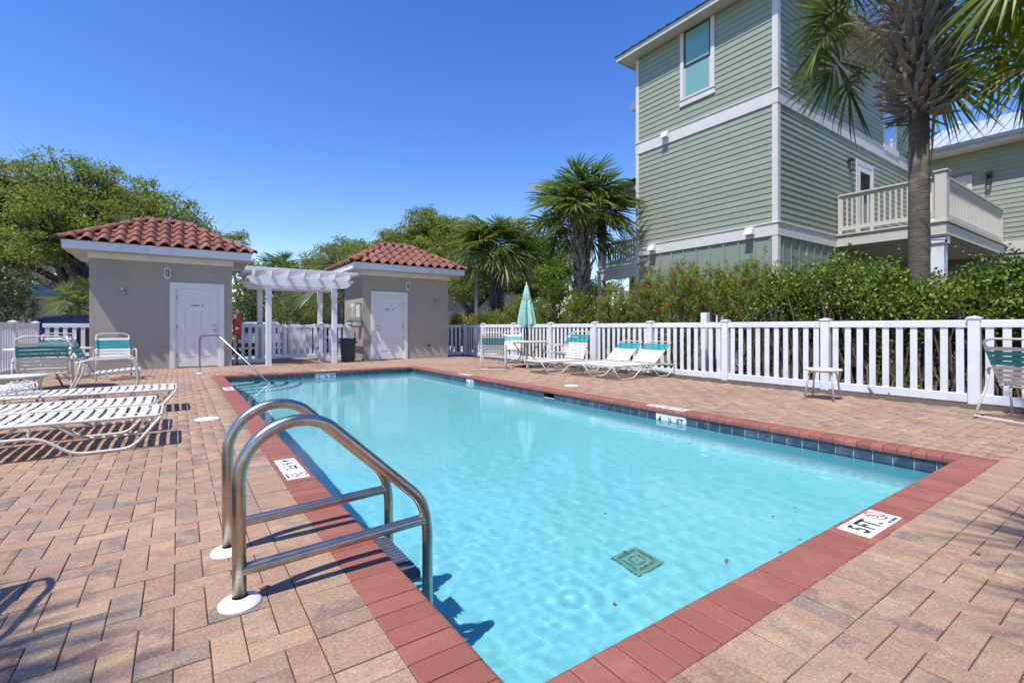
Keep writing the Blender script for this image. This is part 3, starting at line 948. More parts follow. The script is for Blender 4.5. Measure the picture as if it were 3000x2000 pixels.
    for a, b in (((dx0-.155, y0-.045, -.012), (dx0-.045, y0-.001, 2.22)), ((dx1+.045, y0-.045, -.012), (dx1+.155, y0-.001, 2.22)), ((dx0-.045, y0-.045, 2.11), (dx1+.045, y0-.001, 2.22))):
        ca.bbox(a, b, .005)
    ca.build('door_casing', M['white_paint'], h)
    jm = B()
    for a, b in (((dx0-.045, y0-.030, -.012), (dx0-.004, y0-.001, 2.11)), ((dx1+.004, y0-.030, -.012), (dx1+.045, y0-.001, 2.11)), ((dx0-.004, y0-.030, 2.069), (dx1+.004, y0-.001, 2.11))):
        jm.bbox(a, b, .003)
    jm.build('door_jamb', M['white_paint'], h)
    d = B().bbox((dx0, y0-.012, .02), (dx1, y0-.0005, dz1), .003).build('door', M['door_white'], h)
    wdt = dx1-dx0
    for fx in (.17, .57):
        for za, zb in ((.30, .80), (1.0, 1.58), (1.70, 1.86)):
            a, b = dx0+wdt*fx, dx0+wdt*(fx+.26)
            mb = B(); t = .014
            for q in (((a, za), (b, za+t)), ((a, zb-t), (b, zb)), ((a, za+t), (a+t, zb-t)), ((b-t, za+t), (b, zb-t))):
                mb.bbox((q[0][0], y0-.020, q[0][1]), (q[1][0], y0-.012, q[1][1]), .004)
            mb.build('panel_moulding', M['door_white'], d)
            B().bbox((a+.035, y0-.017, za+.035), (b-.035, y0-.012, zb-.035), .005).build('panel', M['door_white'], d)
    B().box((dx0, y0-.02, -.012), (dx1, y0-.0015, .018)).build('threshold', M['black_iron'], h)
    kx = dx1-.07 if hinge < 0 else dx0+.07
    for kz, r in ((.98, .028), (1.10, .022)):
        kb = MB(); kb.lathe([(r*.9, 0), (r, .01), (r*.5, .018), (r*.5, .035), (r, .045), (r*.8, .065), (.002, .07)], 14, Matrix.Translation((kx-off[0], y0-.012-off[1], kz)) @ Matrix.Rotation(R(90), 4, 'X'))
        kb.build('knob' if kz < 1 else 'deadbolt', M['steel'], d, smooth=True)
    hx = dx0-.004 if hinge < 0 else dx1+.004
    for hz in (.28, 1.02, 1.78):
        B().tube([(hx, y0-.034, hz), (hx, y0-.034, hz+.1)], .008, 6).build('hinge', M['bronze'], d)
    # name plate text and pictogram
    sg = obj('door_lettering', text_mesh(sign, .075, M['letter_black'], bold=.0016), d, ((dx0+dx1)/2-.06-off[0], y0-.0135-off[1], 1.638), (R(90), 0, 0))
    pg = B(); px = (dx0+dx1)/2+.105
    pg.box((px-.035, y0-.0145, 1.605), (px+.035, y0-.0125, 1.672)); pg.build('pictogram', M['marker_white'], d)
    pf = B(); pf.lathe([(.008, 0), (.008, .002)], 10, Matrix.Translation((px, y0-.0146, 1.66)) @ Matrix.Rotation(R(90), 4, 'X')).box((px-.01, y0-.0166, 1.612), (px+.01, y0-.0148, 1.65)); pf.build('pictogram_figure', M['letter_black'], d)
    # oval caged lamp
    lm = B()
    el = lambda r, k, n=18: (lamp_x+r*.62*math.cos(2*math.pi*k/n), r*math.sin(2*math.pi*k/n) + (.05 if math.sin(2*math.pi*k/n) > 0 else -.05))
    lm.tube([(el(.085, k)[0], y0-.022, 2.45+el(.085, k)[1]) for k in range(18)], .022, 6, closed=True)
    lo_ = lm.build('wall_lamp', M['white_paint'], h, smooth=True)
    gm = MB(); gm.lathe([(.07, 0), (.066, .04), (.045, .075), (.002, .085)], 16, Matrix.Translation((lamp_x-off[0], y0-.004-off[1], 2.45)) @ Matrix.Rotation(R(90), 4, 'X') @ Matrix.Diagonal((.62, 1.35, 1, 1)))
    gm.build('globe', M['glass_dark'], lo_, smooth=True)
    cg = B()
    for t in (-.06, 0, .06): cg.tube([(lamp_x-.05, y0-.03, 2.45+t), (lamp_x-.03, y0-.09, 2.45+t), (lamp_x+.03, y0-.09, 2.45+t), (lamp_x+.05, y0-.03, 2.45+t)], .006, 5)
    cg.tube([(lamp_x, y0-.03, 2.34), (lamp_x, y0-.094, 2.39), (lamp_x, y0-.094, 2.51), (lamp_x, y0-.03, 2.56)], .006, 5)
    cg.build('cage', M['white_paint'], lo_)
    # small spot on a bracket
    sp_ = B(); sp_.lathe([(.035, 0), (.035, .03)], 12, Matrix.Translation((spot_x, y0-.001, 2.0)) @ Matrix.Rotation(R(90), 4, 'X')).tube([(spot_x, y0-.02, 2.0), (spot_x+.02, y0-.09, 1.99), (spot_x+.035, y0-.10, 1.95)], .010, 6)
    so_ = sp_.build('spot_light', M['steel'], h)
    hd_ = B(); hd_.lathe([(.018, .06), (.03, .03), (.036, -.05), (.03, -.055)], 12, Matrix.Translation((spot_x+.04, y0-.10, 1.93))); hd_.build('lamp_head', M['steel'], so_, smooth=True)
    ch = B(); ch.tube([(spot_x+.045, y0-.09, 1.9), (spot_x+.045, y0-.088, 1.52)], .0025, 4); ch.build('pull_chain', M['steel'], so_)
    if tap:
        tb = B(); tb.lathe([(.03, 0), (.03, .01), (.012, .012), (.012, .07)], 10, Matrix.Translation((tap[0], y0-.0005, tap[1])) @ Matrix.Rotation(R(90), 4, 'X')).tube([(tap[0], y0-.07, tap[1]), (tap[0], y0-.09, tap[1]-.05)], .011, 6)
        tb.tube([(tap[0]-.03, y0-.06, tap[1]+.03), (tap[0]+.03, y0-.06, tap[1]+.03)], .007, 6); tb.build('tap', M['bronze'], h)
    return h

ph1 = pool_house('grey stucco pool house whose door reads Ladies, behind the left chairs', -1.77, 1.19, (-.045, .855), -1, 'Ladies', -.244, -1.152)
ph2 = pool_house('grey stucco pool house whose door reads Men, right of the pergola', 4.80, 7.81, (5.205, 6.125), 1, 'Men', 6.309, 7.30, (7.07, .434))

# notice board and sign on the side wall of the right pool house
nb = thing('notice_board', 'grey framed notice board with paper on the pool house side wall', 'notice board', (4.79, 15.58, 1.23))
MB().bbox((-.035, -.26, 0), (.008, .26, .62), .006).build('frame', M['rim'], nb)
MB().box((-.039, -.21, .05), (-.0352, .21, .57)).build('paper', M['marker_white'], nb)
MB().box((-.20, -.24, -.12), (.008, .02, -.004)).build('leaflet_tray', M['cream_paint'], nb)
sg = thing('rules_sign', 'narrow white sign with blue lines beside the notice board', 'sign', (4.797, 16.3, 1.38))
MB().bbox((-.012, -.15, 0), (0, .15, .46), .002).build('board', M['marker_white'], sg)
M['sign_blue'] = surf('sign_blue', (.12, .25, .45), (.10, .22, .4), 10, .6)
ln = MB()
for q in range(7): ln.box((-.0148, -.11, .05+q*.052), (-.0128, .11-.03*(q % 3), .066+q*.052))
ln = ln.build('text_lines', M['sign_blue'], sg); ln['kind'] = 'stuff'

# ================================================================ fences
POST_W = .125
def fence(label, p, q, posts, top=1.155, pickets=10, skip_posts=(), name='picket_fence'):
    """p, q ground points; posts: distances along the run"""
    p = Vector((*p, 0)); q = Vector((*q, 0)); d = (q-p); L = d.length; d.normalize()
    t = thing(name, label, 'fence', p, math.atan2(d.y, d.x))
    pm = MB().bbox((-POST_W/2, -POST_W/2, -.1), (POST_W/2, POST_W/2, top+.015), .006).mesh('post', M['white_vinyl'])
    c = POST_W/2+.012
    cm = MB().add([(-c,-c,0),(c,-c,0),(c,c,0),(-c,c,0),(-c,-c,.022),(c,-c,.022),(c,c,.022),(-c,c,.022),(0,0,.045)],
                  [(0,3,2,1),(0,1,5,4),(1,2,6,5),(2,3,7,6),(3,0,4,7),(4,5,8),(5,6,8),(6,7,8),(7,4,8)]).mesh('post_cap', M['white_vinyl'])
    for s in posts:
        if s in skip_posts: continue
        po = obj('post', pm, t, (s, 0, 0))
        obj('post_cap', cm, po, (0, 0, top+.015))
    pk = {}
    for a, b in zip(posts[:-1], posts[1:]):
        x0, x1 = a+POST_W/2, b-POST_W/2
        if x1-x0 < .05: continue
        MB().bbox((x0, -.026, top-.105), (x1, .026, top), .006).build('top_rail', M['white_vinyl'], t)
        MB().bbox((x0, -.026, .005), (x1, .026, .13), .006).build('bottom_rail', M['white_vinyl'], t)
        n = max(1, round((b-a)/1.86*pickets))
        if 'm' not in pk: pk['m'] = MB().bbox((-.043, -.011, .12), (.043, .011, top-.1), .004).mesh('picket', M['white_vinyl'])
        g = (x1-x0)/(n+.0)
        for k in range(n):
            obj('picket', pk['m'], t, (x0+g*(k+.5), random.gauss(0, .0015), 0), (0, random.gauss(0, .0025), random.gauss(0, .01)))
    return t
FX = 9.05
ys_posts = [16.2, 14.83, 12.92, 11.0, 9.16, 7.34, 5.47, 3.65, 1.79, -.07, -1.93]
fence('long white picket fence along the right side of the pool deck', (FX, 16.2), (FX, -1.93), [16.2-y for y in ys_posts])
fence('short white picket fence between the right pool house and the corner', (7.83, 16.2), (FX-.07, 16.2), [0, 1.15], skip_posts=(0, 1.15))
fence('white picket fence along the far left edge of the deck', (-3.05, 17.2), (-3.3, 4.5), [0, 1.86, 3.72, 5.58, 7.44, 9.3, 11.16])
fence('short white picket fence left of the left pool house', (-2.98, 17.2), (-1.79, 17.2), [0, 1.18], skip_posts=(0, 1.18))
fence('white picket fence section left of the entrance gate', (1.21, 16.0), (2.24, 16.0), [0, 1.0], skip_posts=(0,))
fence('white picket fence section right of the entrance gate', (3.70, 16.0), (4.62, 16.0), [0, .88])

# gate
g = thing('entrance_gate', 'white picket gate under the pergola', 'gate', (2.30, 16.0, 0))
gm = MB().bbox((0, -.03, .10), (.10, .03, 1.19), .01).build('stile', M['white_vinyl'], g)
MB().bbox((1.19, -.03, .10), (1.30, .03, 1.17), .01).build('stile', M['white_vinyl'], g)
MB().bbox((.10, -.028, 1.04), (1.19, .028, 1.14), .006).build('top_rail', M['white_vinyl'], g)
MB().bbox((.10, -.028, .12), (1.19, .028, .21), .006).build('bottom_rail', M['white_vinyl'], g)
pm = MB().bbox((-.043, -.011, .21), (.043, .011, 1.04), .004).mesh('picket', M['white_vinyl'])
for k in range(6): obj('picket', pm, g, (.10+1.09*(k+.5)/6, 0, 0))
for hz in (.35, .95): MB().bbox((1.29, -.045, hz), (1.345, -.03, hz+.1), .003).build('hinge', M['black_iron'], g)
# lattice panel leaning behind the gate
sp = thing('slatted_panel', 'white slatted panel standing just behind the gate', 'panel', (2.62, 16.45, 0))
for k in range(5): MB().bbox((.02+.17*k, -.02, .1), (.15+.17*k, .02, 1.02+.03*math.sin(k)), .006).build('slat', M['white_vinyl'], sp)
MB().bbox((0, .021, .2), (.86, .05, .28), .006).build('rail', M['white_vinyl'], sp); MB().bbox((0, .021, .85), (.86, .05, .93), .006).build('rail', M['white_vinyl'], sp)

# ================================================================ pergola
pg = thing('pergola', 'white slatted pergola over the entrance gate', 'pergola', (2.9, 15.5, 0))
off = (2.9, 15.5, 0)
for y in (14.65, 16.4):
    for x in (2.02, 3.77):
        MB(off).bbox((x-.07, y-.07, -.1), (x+.07, y+.07, 2.2), .008).build('post', M['white_vinyl'], pg)
def scroll_beam(x0, x1, y, z0, z1, th):
    pts = []; e = .34
    n = 9
    pts += [(x0, z1), (x0, z1-.055)]
    for k in range(n):
        a = math.pi/2*k/(n-1)
        pts.append((x0+.05+(e-.05)*(1-math.cos(a)), z1-.06-(z1-z0-.06)*math.sin(a)))
    for k in range(n):
        a = math.pi/2*(1-k/(n-1))
        pts.append((x1-.05-(e-.05)*(1-math.cos(a)), z1-.06-(z1-z0-.06)*math.sin(a)))
    pts += [(x1, z1-.055), (x1, z1)]
    return MB(off).prism(pts, 1, y-th/2, y+th/2)
for y, dx in ((14.65, 0), (16.4, 0)):
    scroll_beam(1.50, 4.30, y-.085, 2.2, 2.44, .03).build('beam', M['white_vinyl'], pg)
    scroll_beam(1.50, 4.30, y+.085, 2.2, 2.44, .03).build('beam', M['white_vinyl'], pg)
for k in range(7):
    x = 1.66+2.48*k/6
    pts = [(14.22, 2.60), (14.22, 2.57), (14.30, 2.50), (14.42, 2.442), (16.63, 2.442), (16.75, 2.50), (16.83, 2.57), (16.83, 2.60)]
    MB(off).prism(pts, 0, x-.02, x+.02).build('rafter', M['white_vinyl'], pg)
for k in range(14):
    y = 14.25+2.55*k/13
    MB(off).bbox((1.46, y-.02, 2.602), (4.34, y+.02, 2.662), .004).build('slat', M['white_vinyl'], pg)

# ================================================================ green house
HX, HY, HY2 = 11.6, 5.72, 9.92
house = thing('green_house', 'tall sage green lap sided house with pale trim behind the hedge', 'house', (16, 7, 0))
off = (16, 7, 0)
HB = lambda: MB(off)
EXP = .148
def plank(face, a, b, z0, z1, plane, name='plank'):
    """lapped board on a face: 'W' faces -X (a,b along Y), 'S' faces -Y (a,b along X)"""
    e = .026
    prof = [(0, z0-.012), (-e, z0-.012), (-e+.003, z0), (-.008, z1), (0, z1)]
    if face == 'W':
        mb = HB(); n = len(prof)
        vs = [(plane+p, a, z) for p, z in prof]+[(plane+p, b, z) for p, z in prof]
    else:
        mb = HB(); n = len(prof)
        vs = [(a, plane+p, z) for p, z in prof]+[(b, plane+p, z) for p, z in prof]
    fs = [tuple(range(n)), tuple(range(2*n-1, n-1, -1))]+[(k, (k+1) % n, n+(k+1) % n, n+k) for k in range(n)]
    return mb.add(vs, fs).build(name, M['siding_green'], house)
def clad(face, a, b, z0, z1, plane, holes=()):
    n = round((z1-z0)/EXP); p = (z1-z0)/n
    for k in range(n):
        za, zb = z0+p*k, z0+p*(k+1)
        segs = [(a, b)]
        for (ha, hb, hz0, hz1) in holes:
            if zb > hz0+.01 and za < hz1-.01:
                segs = [s for (s0, s1) in segs for s in ((s0, min(s1, ha)), (max(s0, hb), s1)) if s[1]-s[0] > .02]
        for s0, s1 in segs:
            while s1-s0 > 3.4:
                c = s0+random.uniform(1.2, 3.0)
                plank(face, s0, c-.002, za, zb, plane); s0 = c
            plank(face, s0, s1, za, zb, plane)
# core walls
HB().box((HX, HY, -.1), (22, HY2, 9.3)).build('wall', M['batten_green'], house)
clad('W', HY+.10, HY2-.085, 3.545, 6.35, HX)
clad('W', HY+.10, HY2-.085, 6.71, 9.28, HX, [(7.305, 8.36, 7.22, 9.3)])
clad('S', HX+.10, 20.6, 3.545, 6.35, HY, [(16.08, 17.36, 3.4, 5.95)])
clad('S', HX+.10, 20.6, 6.71, 9.28, HY, [(18.17, 19.33, 6.6, 9.0)])
# trim: corner boards and bands
for z0, z1 in ((-.1, 3.225), (3.545, 6.345), (6.705, 9.295)):
    HB().bbox((HX-.038, HY-.038, z0), (HX+.10, HY+.10, z1), .004).build('corner_board', M['trim_paint'], house)
    HB().bbox((HX-.038, HY2-.085, z0), (HX+.085, HY2+.03, z1), .004).build('corner_board', M['trim_paint'], house)
for z0, z1 in ((3.23, 3.52), (6.35, 6.68)):
    HB().bbox((HX-.046, HY-.046, z0), (HX+.02, HY2+.04, z1), .004).build('band_board', M['trim_paint'], house)
    HB().bbox((HX+.021, HY-.046, z0), (20.65, HY+.02, z1), .004).build('band_board', M['trim_paint'], house)
    HB().bbox((HX-.068, HY-.068, z1+.001), (HX+.02, HY2+.06, z1+.026), .004).build('band_cap', M['trim_paint'], house)
    HB().bbox((HX+.021, HY-.068, z1+.001), (20.65, HY+.02, z1+.026), .004).build('band_cap', M['trim_paint'], house)
for k in range(11):
    y = HY+.14+.40*k
    if y < HY2-.1: HB().bbox((HX-.024, y-.024, -.1), (HX-.0005, y+.024, 3.228), .003).build('batten', M['batten_green'], house)
for k in range(22):
    x = HX+.28+.40*k
    HB().bbox((x-.024, HY-.024, -.1), (x+.024, HY-.0005, 3.228), .003).build('batten', M['batten_green'], house)
# vents
def vent(x, y, z):
    v = HB()
    v.add([(x-.005,y-.1,z+.1),(x-.005,y+.1,z+.1),(x-.005,y+.1,z-.09),(x-.005,y-.1,z-.09),(x-.10,y-.085,z+.075),(x-.10,y+.085,z+.075),(x-.17,y+.10,z-.09),(x-.17,y-.10,z-.09)],
          [(0,1,2,3),(0,4,5,1),(4,7,6,5),(0,3,7,4),(1,5,6,2),(3,2,6,7)])
    v.build('vent_hood', M['white_vinyl'], house)
for y, z in ((8.82, 6.60), (9.28, 3.41), (6.33, 3.41)): vent(HX-.046, y, z)
# big window in the left face
wy0, wy1, wz0, wz1 = 7.305, 8.36, 7.22, 9.28
win = HB().box((HX-.012, wy0+.05, wz0+.1), (HX+.03, wy1-.05, wz1)).build('window', M['bronze'], house)
for a, b in (((wy0, wz0+.16), (wy0+.115, wz1)), ((wy1-.115, wz0+.16), (wy1, wz1))):
    HB().bbox((HX-.05, a[0], a[1]), (HX-.0125, b[0], b[1]), .004).build('casing', M['trim_paint'], win)
HB().bbox((HX-.055, wy0-.02, wz0), (HX-.0125, wy1+.02, wz0+.155), .004).build('apron', M['trim_paint'], win)
HB().bbox((HX-.075, wy0-.03, wz0+.156), (HX-.0125, wy1+.03, wz0+.178), .004).build('sill', M['trim_paint'], win)
gy0, gy1 = wy0+.165, wy1-.165
HB().bbox((HX-.034, gy0-.045, 8.27), (HX-.013, gy1+.045, 8.33), .004).build('meeting_rail', M['bronze'], win)
for z0, z1 in ((wz0+.24, 8.268), (8.332, wz1-.05)):
    HB().box((HX-.018, gy0, z0), (HX-.0125, gy1, z1)).build('pane', M['glass_blind'], win)
    fr = HB(); 
    for a, b in (((gy0-.04, z0-.03), (gy0, z1)), ((gy1, z0-.03), (gy1+.04, z1)), ((gy0, z0-.03), (gy1, z0))):
        fr.box((HX-.026, a[0], a[1]), (HX-.0125, b[0], b[1]))
    fr.build('sash', M['cream_paint'] if z0 < 8 else M['bronze'], win)
# tall window near the end of the side face
w2 = HB().box((18.17, HY-.03, 6.71), (19.33, HY-.001, 8.95)).build('window', M['trim_paint'], house)
HB().box((18.30, HY-.036, 6.84), (19.20, HY-.031, 8.80)).build('pane', M['glass_mirror'], w2)
HB().bbox((18.12, HY-.07, 6.60), (19.40, HY-.031, 6.80), .004).build('sill', M['trim_paint'], w2)
# balcony door in the side face
dd = HB().box((16.20, HY-.03, 3.56), (17.24, HY-.002, 5.80)).build('door', M['door_white'], house)
HB().box((16.38, HY-.036, 3.80), (17.06, HY-.031, 5.62)).build('pane', M['glass_dark'], dd)
for a, b in (((16.08, HY-.04, 3.56), (16.199, HY-.003, 5.94)), ((17.241, HY-.04, 3.56), (17.36, HY-.003, 5.94)), ((16.199, HY-.04, 5.801), (17.241, HY-.003, 5.94))):
    HB().bbox(a, b, .004).build('casing', M['trim_paint'], dd)
kb = HB(); kb.tube([(16.27, HY-.04, 4.55), (16.27, HY-.09, 4.55), (16.37, HY-.09, 4.55)], .014, 6); kb.build('handle', M['steel'], dd)
def sconce(x, y, z, face):
    s_ = HB()
    if face == 'S':
        s_.bbox((x-.055, y-.03, z-.02), (x+.055, y-.0005, z+.14), .004).bbox((x-.055, y-.15, z+.09), (x+.055, y-.03, z+.15), .006)
        s = s_.build('wall_lantern', M['black_iron'], house)
        q = HB()
        for a in (-.045, .045):
            for b in (-.14, -.06): q.box((x+a-.007, y+b-.007, z-.19), (x+a+.007, y+b+.007, z+.09))
        q.box((x-.052, y-.147, z-.204), (x+.052, y-.053, z-.191)); q.build('lantern_frame', M['black_iron'], s)
    else:
        s_.bbox((x-.03, y-.06, z-.02), (x-.0005, y+.06, z+.14), .004).bbox((x-.15, y-.065, z+.08), (x-.03, y+.065, z+.17), .006)
        s = s_.build('wall_lantern', M['black_iron'], house)
        q = HB()
        for a in (-.052, .052):
            for b in (-.14, -.06): q.box((x+b-.008, y+a-.008, z-.22), (x+b+.008, y+a+.008, z+.08))
        q.box((x-.15, y-.06, z-.236), (x-.05, y+.06, z-.221)); q.build('lantern_frame', M['black_iron'], s)
sconce(15.57, HY, 5.66, 'S')
# main roof: hipped, standing seams
ov = .45; ez = 9.30
RX0, RX1, RY0, RY1 = HX-ov, 22.5, HY-ov, HY2+ov
HB().box((RX0+.02, RY0+.02, ez), (RX1, RY1-.02, ez+.03)).build('soffit', M['soffit'], house)
for a, b in (((RX0, RY0, ez-.03), (RX0+.025, RY1, ez+.12)), ((RX0+.026, RY0, ez-.03), (RX1, RY0+.025, ez+.12)), ((RX0+.026, RY1-.025, ez-.03), (RX1, RY1, ez+.12))):
    HB().bbox(a, b, .004).build('fascia', M['soffit'], house)
hd = (RY1-RY0)/2; rz_ = ez+.125+hd*.55
rf = HB().add([(RX0-.05,RY0-.05,ez+.125),(RX1,RY0-.05,ez+.125),(RX1,RY1+.05,ez+.125),(RX0-.05,RY1+.05,ez+.125),(RX0+hd,RY0+hd,rz_),(RX1,RY0+hd,rz_)],
              [(0,1,5,4),(2,3,4,5),(3,0,4),(0,3,2,1)]).build('roof', M['roof_trim'], house)
for k in range(17):
    y = RY0+.02+(RY1-RY0-.04)*k/16
    t = min(y-RY0, RY1-y)
    HB().beam((RX0-.06, y, ez+.135), (RX0+t, y, ez+.125+t*.55), .035, .03).build('seam', M['roof_trim'], rf)
for k in range(30):
    x = RX0+.3*k
    t = min(x-RX0, hd)
    if t > .1: HB().beam((x, RY0-.06, ez+.135), (x, RY0+t, ez+.125+t*.55), .035, .03).build('seam', M['roof_trim'], rf)
# eave tip of the rear roof
HB().prism([(9.93, 8.06), (10.55, 8.06), (10.62, 8.24), (9.93, 8.50)], 0, 12.0, 15).build('rear_eave', M['fascia_white'], house)

# balcony on the side face
BX, BY, WX = 14.72, 3.40, 20.7
bal = HB().box((BX+.03, BY+.03, 3.30), (WX, HY-.047, 3.53)).build('balcony', M['cream_paint'], house)
for a, b in (((BX, BY, 3.24), (BX+.029, HY-.05, 3.50)), ((BX+.03, BY, 3.24), (WX, BY+.029, 3.50))):
    HB().bbox(a, b, .003).build('deck_fascia', M['cream_paint'], bal)
nb_ = 17
for k in range(nb_):
    y0_ = BY-.04+(HY-.05-BY+.04)*k/nb_; y1_ = BY-.04+(HY-.05-BY+.04)*(k+1)/nb_-.004
    HB().box((BX-.04, y0_, 3.531), (WX, y1_, 3.565)).build('deck_board', M['cream_paint'], bal)
def rail(p, q, n):
    p = Vector(p); q = Vector(q); d = (q-p).normalized()
    HB().beam(p+Vector((0,0,1.06)), q+Vector((0,0,1.06)), .13, .04).build('hand_rail', M['cream_paint'], bal)
    HB().beam(p+Vector((0,0,1.0)), q+Vector((0,0,1.0)), .045, .075).build('top_rail', M['cream_paint'], bal)
    HB().beam(p+Vector((0,0,.16)), q+Vector((0,0,.16)), .05, .10).build('bottom_rail', M['cream_paint'], bal)
    for k in range(n):
        c = p+(q-p)*((k+.5)/n)
        HB().box((c.x-.021, c.y-.021, c.z+.21), (c.x+.021, c.y+.021, c.z+.962)).build('baluster', M['cream_paint'], bal)
rail((BX+.09, HY-.09, 3.566), (BX+.09, BY+.2, 3.566), 17)
rail((BX+.24, BY+.09, 3.566), (WX-.1, BY+.09, 3.566), 44)
cp_ = HB().bbox((BX-.01, BY-.01, 3.566), (BX+.22, BY+.21, 4.72), .005).build('corner_post', M['cream_paint'], bal)
HB().bbox((BX-.04, BY-.04, 4.721), (BX+.25, BY+.24, 4.76), .006).build('post_cap', M['cream_paint'], bal)
for x, y in ((BX+.1, HY-.1), (WX-.08, BY+.09)): HB().bbox((x-.045, y-.045, 3.566), (x+.045, y+.045, 4.65), .004).build('newel', M['cream_paint'], bal)
HB().box((BX+.1, BY+.1, 3.235), (WX-.05, HY-.06, 3.29)).build('ceiling', M['soffit'], bal)
sp_ = HB().bbox((14.80, 3.46, -.1), (15.10, 3.74, 3.05), .006).build('support_post', M['fascia_white'], bal)
HB().bbox((14.76, 3.42, 3.051), (15.14, 3.78, 3.232), .006).build('capital', M['fascia_white'], bal)
# wing behind the balcony
HB().box((WX+.02, -6, -.1), (26, HY-.001, 6.66)).build('wing_wall', M['batten_green'], house)
clad('W', -6, 5.36, 3.66, 6.62, WX+.02, [(4.15, 5.30, 3.5, 5.95)])
clad('W', -6, 5.70, .6, 3.30, WX+.02)
HB().bbox((WX-.03, -6, 3.30), (WX+.02, HY-.08, 3.655), .004).build('wing_band', M['cream_paint'], house)
HB().bbox((WX-.022, 5.37, 3.66), (WX+.06, 5.66, 6.6), .004).build('wing_corner_board', M['cream_paint'], house)
wd = HB().box((WX-.012, 4.28, 3.57), (WX+.02, 5.18, 5.72)).build('wing_door', M['door_white'], house)
for a, b in (((4.15, 3.57), (4.279, 5.9)), ((5.181, 3.57), (5.30, 5.9)), ((4.279, 5.721), (5.181, 5.9))):
    HB().bbox((WX-.035, a[0], a[1]), (WX+.01, b[0], b[1]), .004).build('casing', M['cream_paint'], wd)
HB().box((WX-.018, 4.45, 4.0), (WX-.0125, 5.02, 5.5)).build('pane', M['glass_dark'], wd)
lv = HB()
for k in range(22): lv.box((WX-.03, 4.45, 4.02+k*.068), (WX-.0185, 5.02, 4.06+k*.068))
lv = lv.build('louvres', M['white_paint'], wd); lv['kind'] = 'stuff'
sconce(WX, 3.75, 5.70, 'W')
HB().box((WX-.48, -6, 6.64), (WX+.02, HY-.09, 6.665)).build('wing_soffit', M['soffit'], house)
HB().bbox((WX-.51, -6, 6.62), (WX-.481, HY-.09, 6.76), .004).build('wing_fascia', M['cream_paint'], house)
wr = HB().add([(WX-.56,-6,6.765),(WX-.56,HY-.09,6.765),(23.0,HY-.09,8.2),(23.0,-6,8.2),(WX-.56,-6,6.83),(WX-.56,HY-.09,6.83),(23.0,HY-.09,8.265),(23.0,-6,8.265)],
              [(0,1,2,3),(4,7,6,5),(0,4,5,1),(1,5,6,2),(0,3,7,4)]).build('wing_roof', M['metal_roof'], house)
HB().beam((WX-.575, -6, 6.80), (WX-.575, HY-.09, 6.80), .02, .11).build('wing_gutter', M['roof_trim'], house)
for k in range(40):
    y = HY-.14-.3*k
    HB().beam((WX-.6, y, 6.845), (22.95, y, 8.27), .03, .025).build('seam', M['metal_roof'], wr)
vp = HB(); vp.lathe([(.09, 0), (.05, .05), (.05, .32), (.075, .33), (.075, .42)], 12, Matrix.Translation((22.0, 4.75, 7.7))); vp.build('roof_vent', M['white_paint'], wr)

# rear porch seen left of the tower
po = HB().box((HX+.04, HY2+.032, 2.95), (15, 11.62, 3.05)).build('rear_porch', M['cream_paint'], house)
HB().bbox((HX-.0, 11.42, -.1), (HX+.17, 11.60, 2.62), .005).build('porch_post', M['cream_paint'], po)
HB().bbox((HX-.01, 11.40, 3.051), (HX+.18, 11.61, 5.3), .005).build('porch_post', M['trim_paint'], po)
HB().bbox((HX-.02, HY2+.032, 2.62), (HX+.1, 11.63, 2.90), .004).build('porch_beam', M['cream_paint'], po)
HB().bbox((HX-.06, HY2+.032, 2.901), (HX+.1, 11.66, 2.949), .004).build('porch_nosing', M['trim_paint'], po)
HB().bbox((HX+.02, HY2+.032, 3.76), (HX+.13, 11.40, 3.82), .004).build('hand_rail', M['cream_paint'], po)
HB().bbox((HX+.05, HY2+.032, 3.10), (HX+.10, 11.40, 3.17), .004).build('bottom_rail', M['cream_paint'], po)
for k in range(13):
    y = HY2+.1+1.3*k/12
    HB().box((HX+.055, y-.018, 3.17), (HX+.095, y+.018, 3.76)).build('baluster', M['cream_paint'], po)
HB().bbox((HX-.05, HY2+.032, 5.3), (HX+.12, 11.7, 5.46), .004).build('porch_header', M['cream_paint'], po)
HB().add([(HX-.4,HY2+.032,5.47),(HX-.4,12.0,5.47),(15,12.0,5.47),(15,HY2+.032,5.47),(HX-.4,HY2+.032,5.52),(HX-.4,12.0,5.52),(13.2,11.2,6.3),(13.2,HY2+.032,6.3)],
         [(0,1,2,3),(4,7,6,5),(0,4,5,1),(1,5,6,2),(2,6,7,3)]).build('porch_roof', M['metal_roof'], po)
HB().box((13.2, HY2+.032, -.1), (13.3, 11.6, 2.6)).build('porch_wall', M['beige_wall'], po)

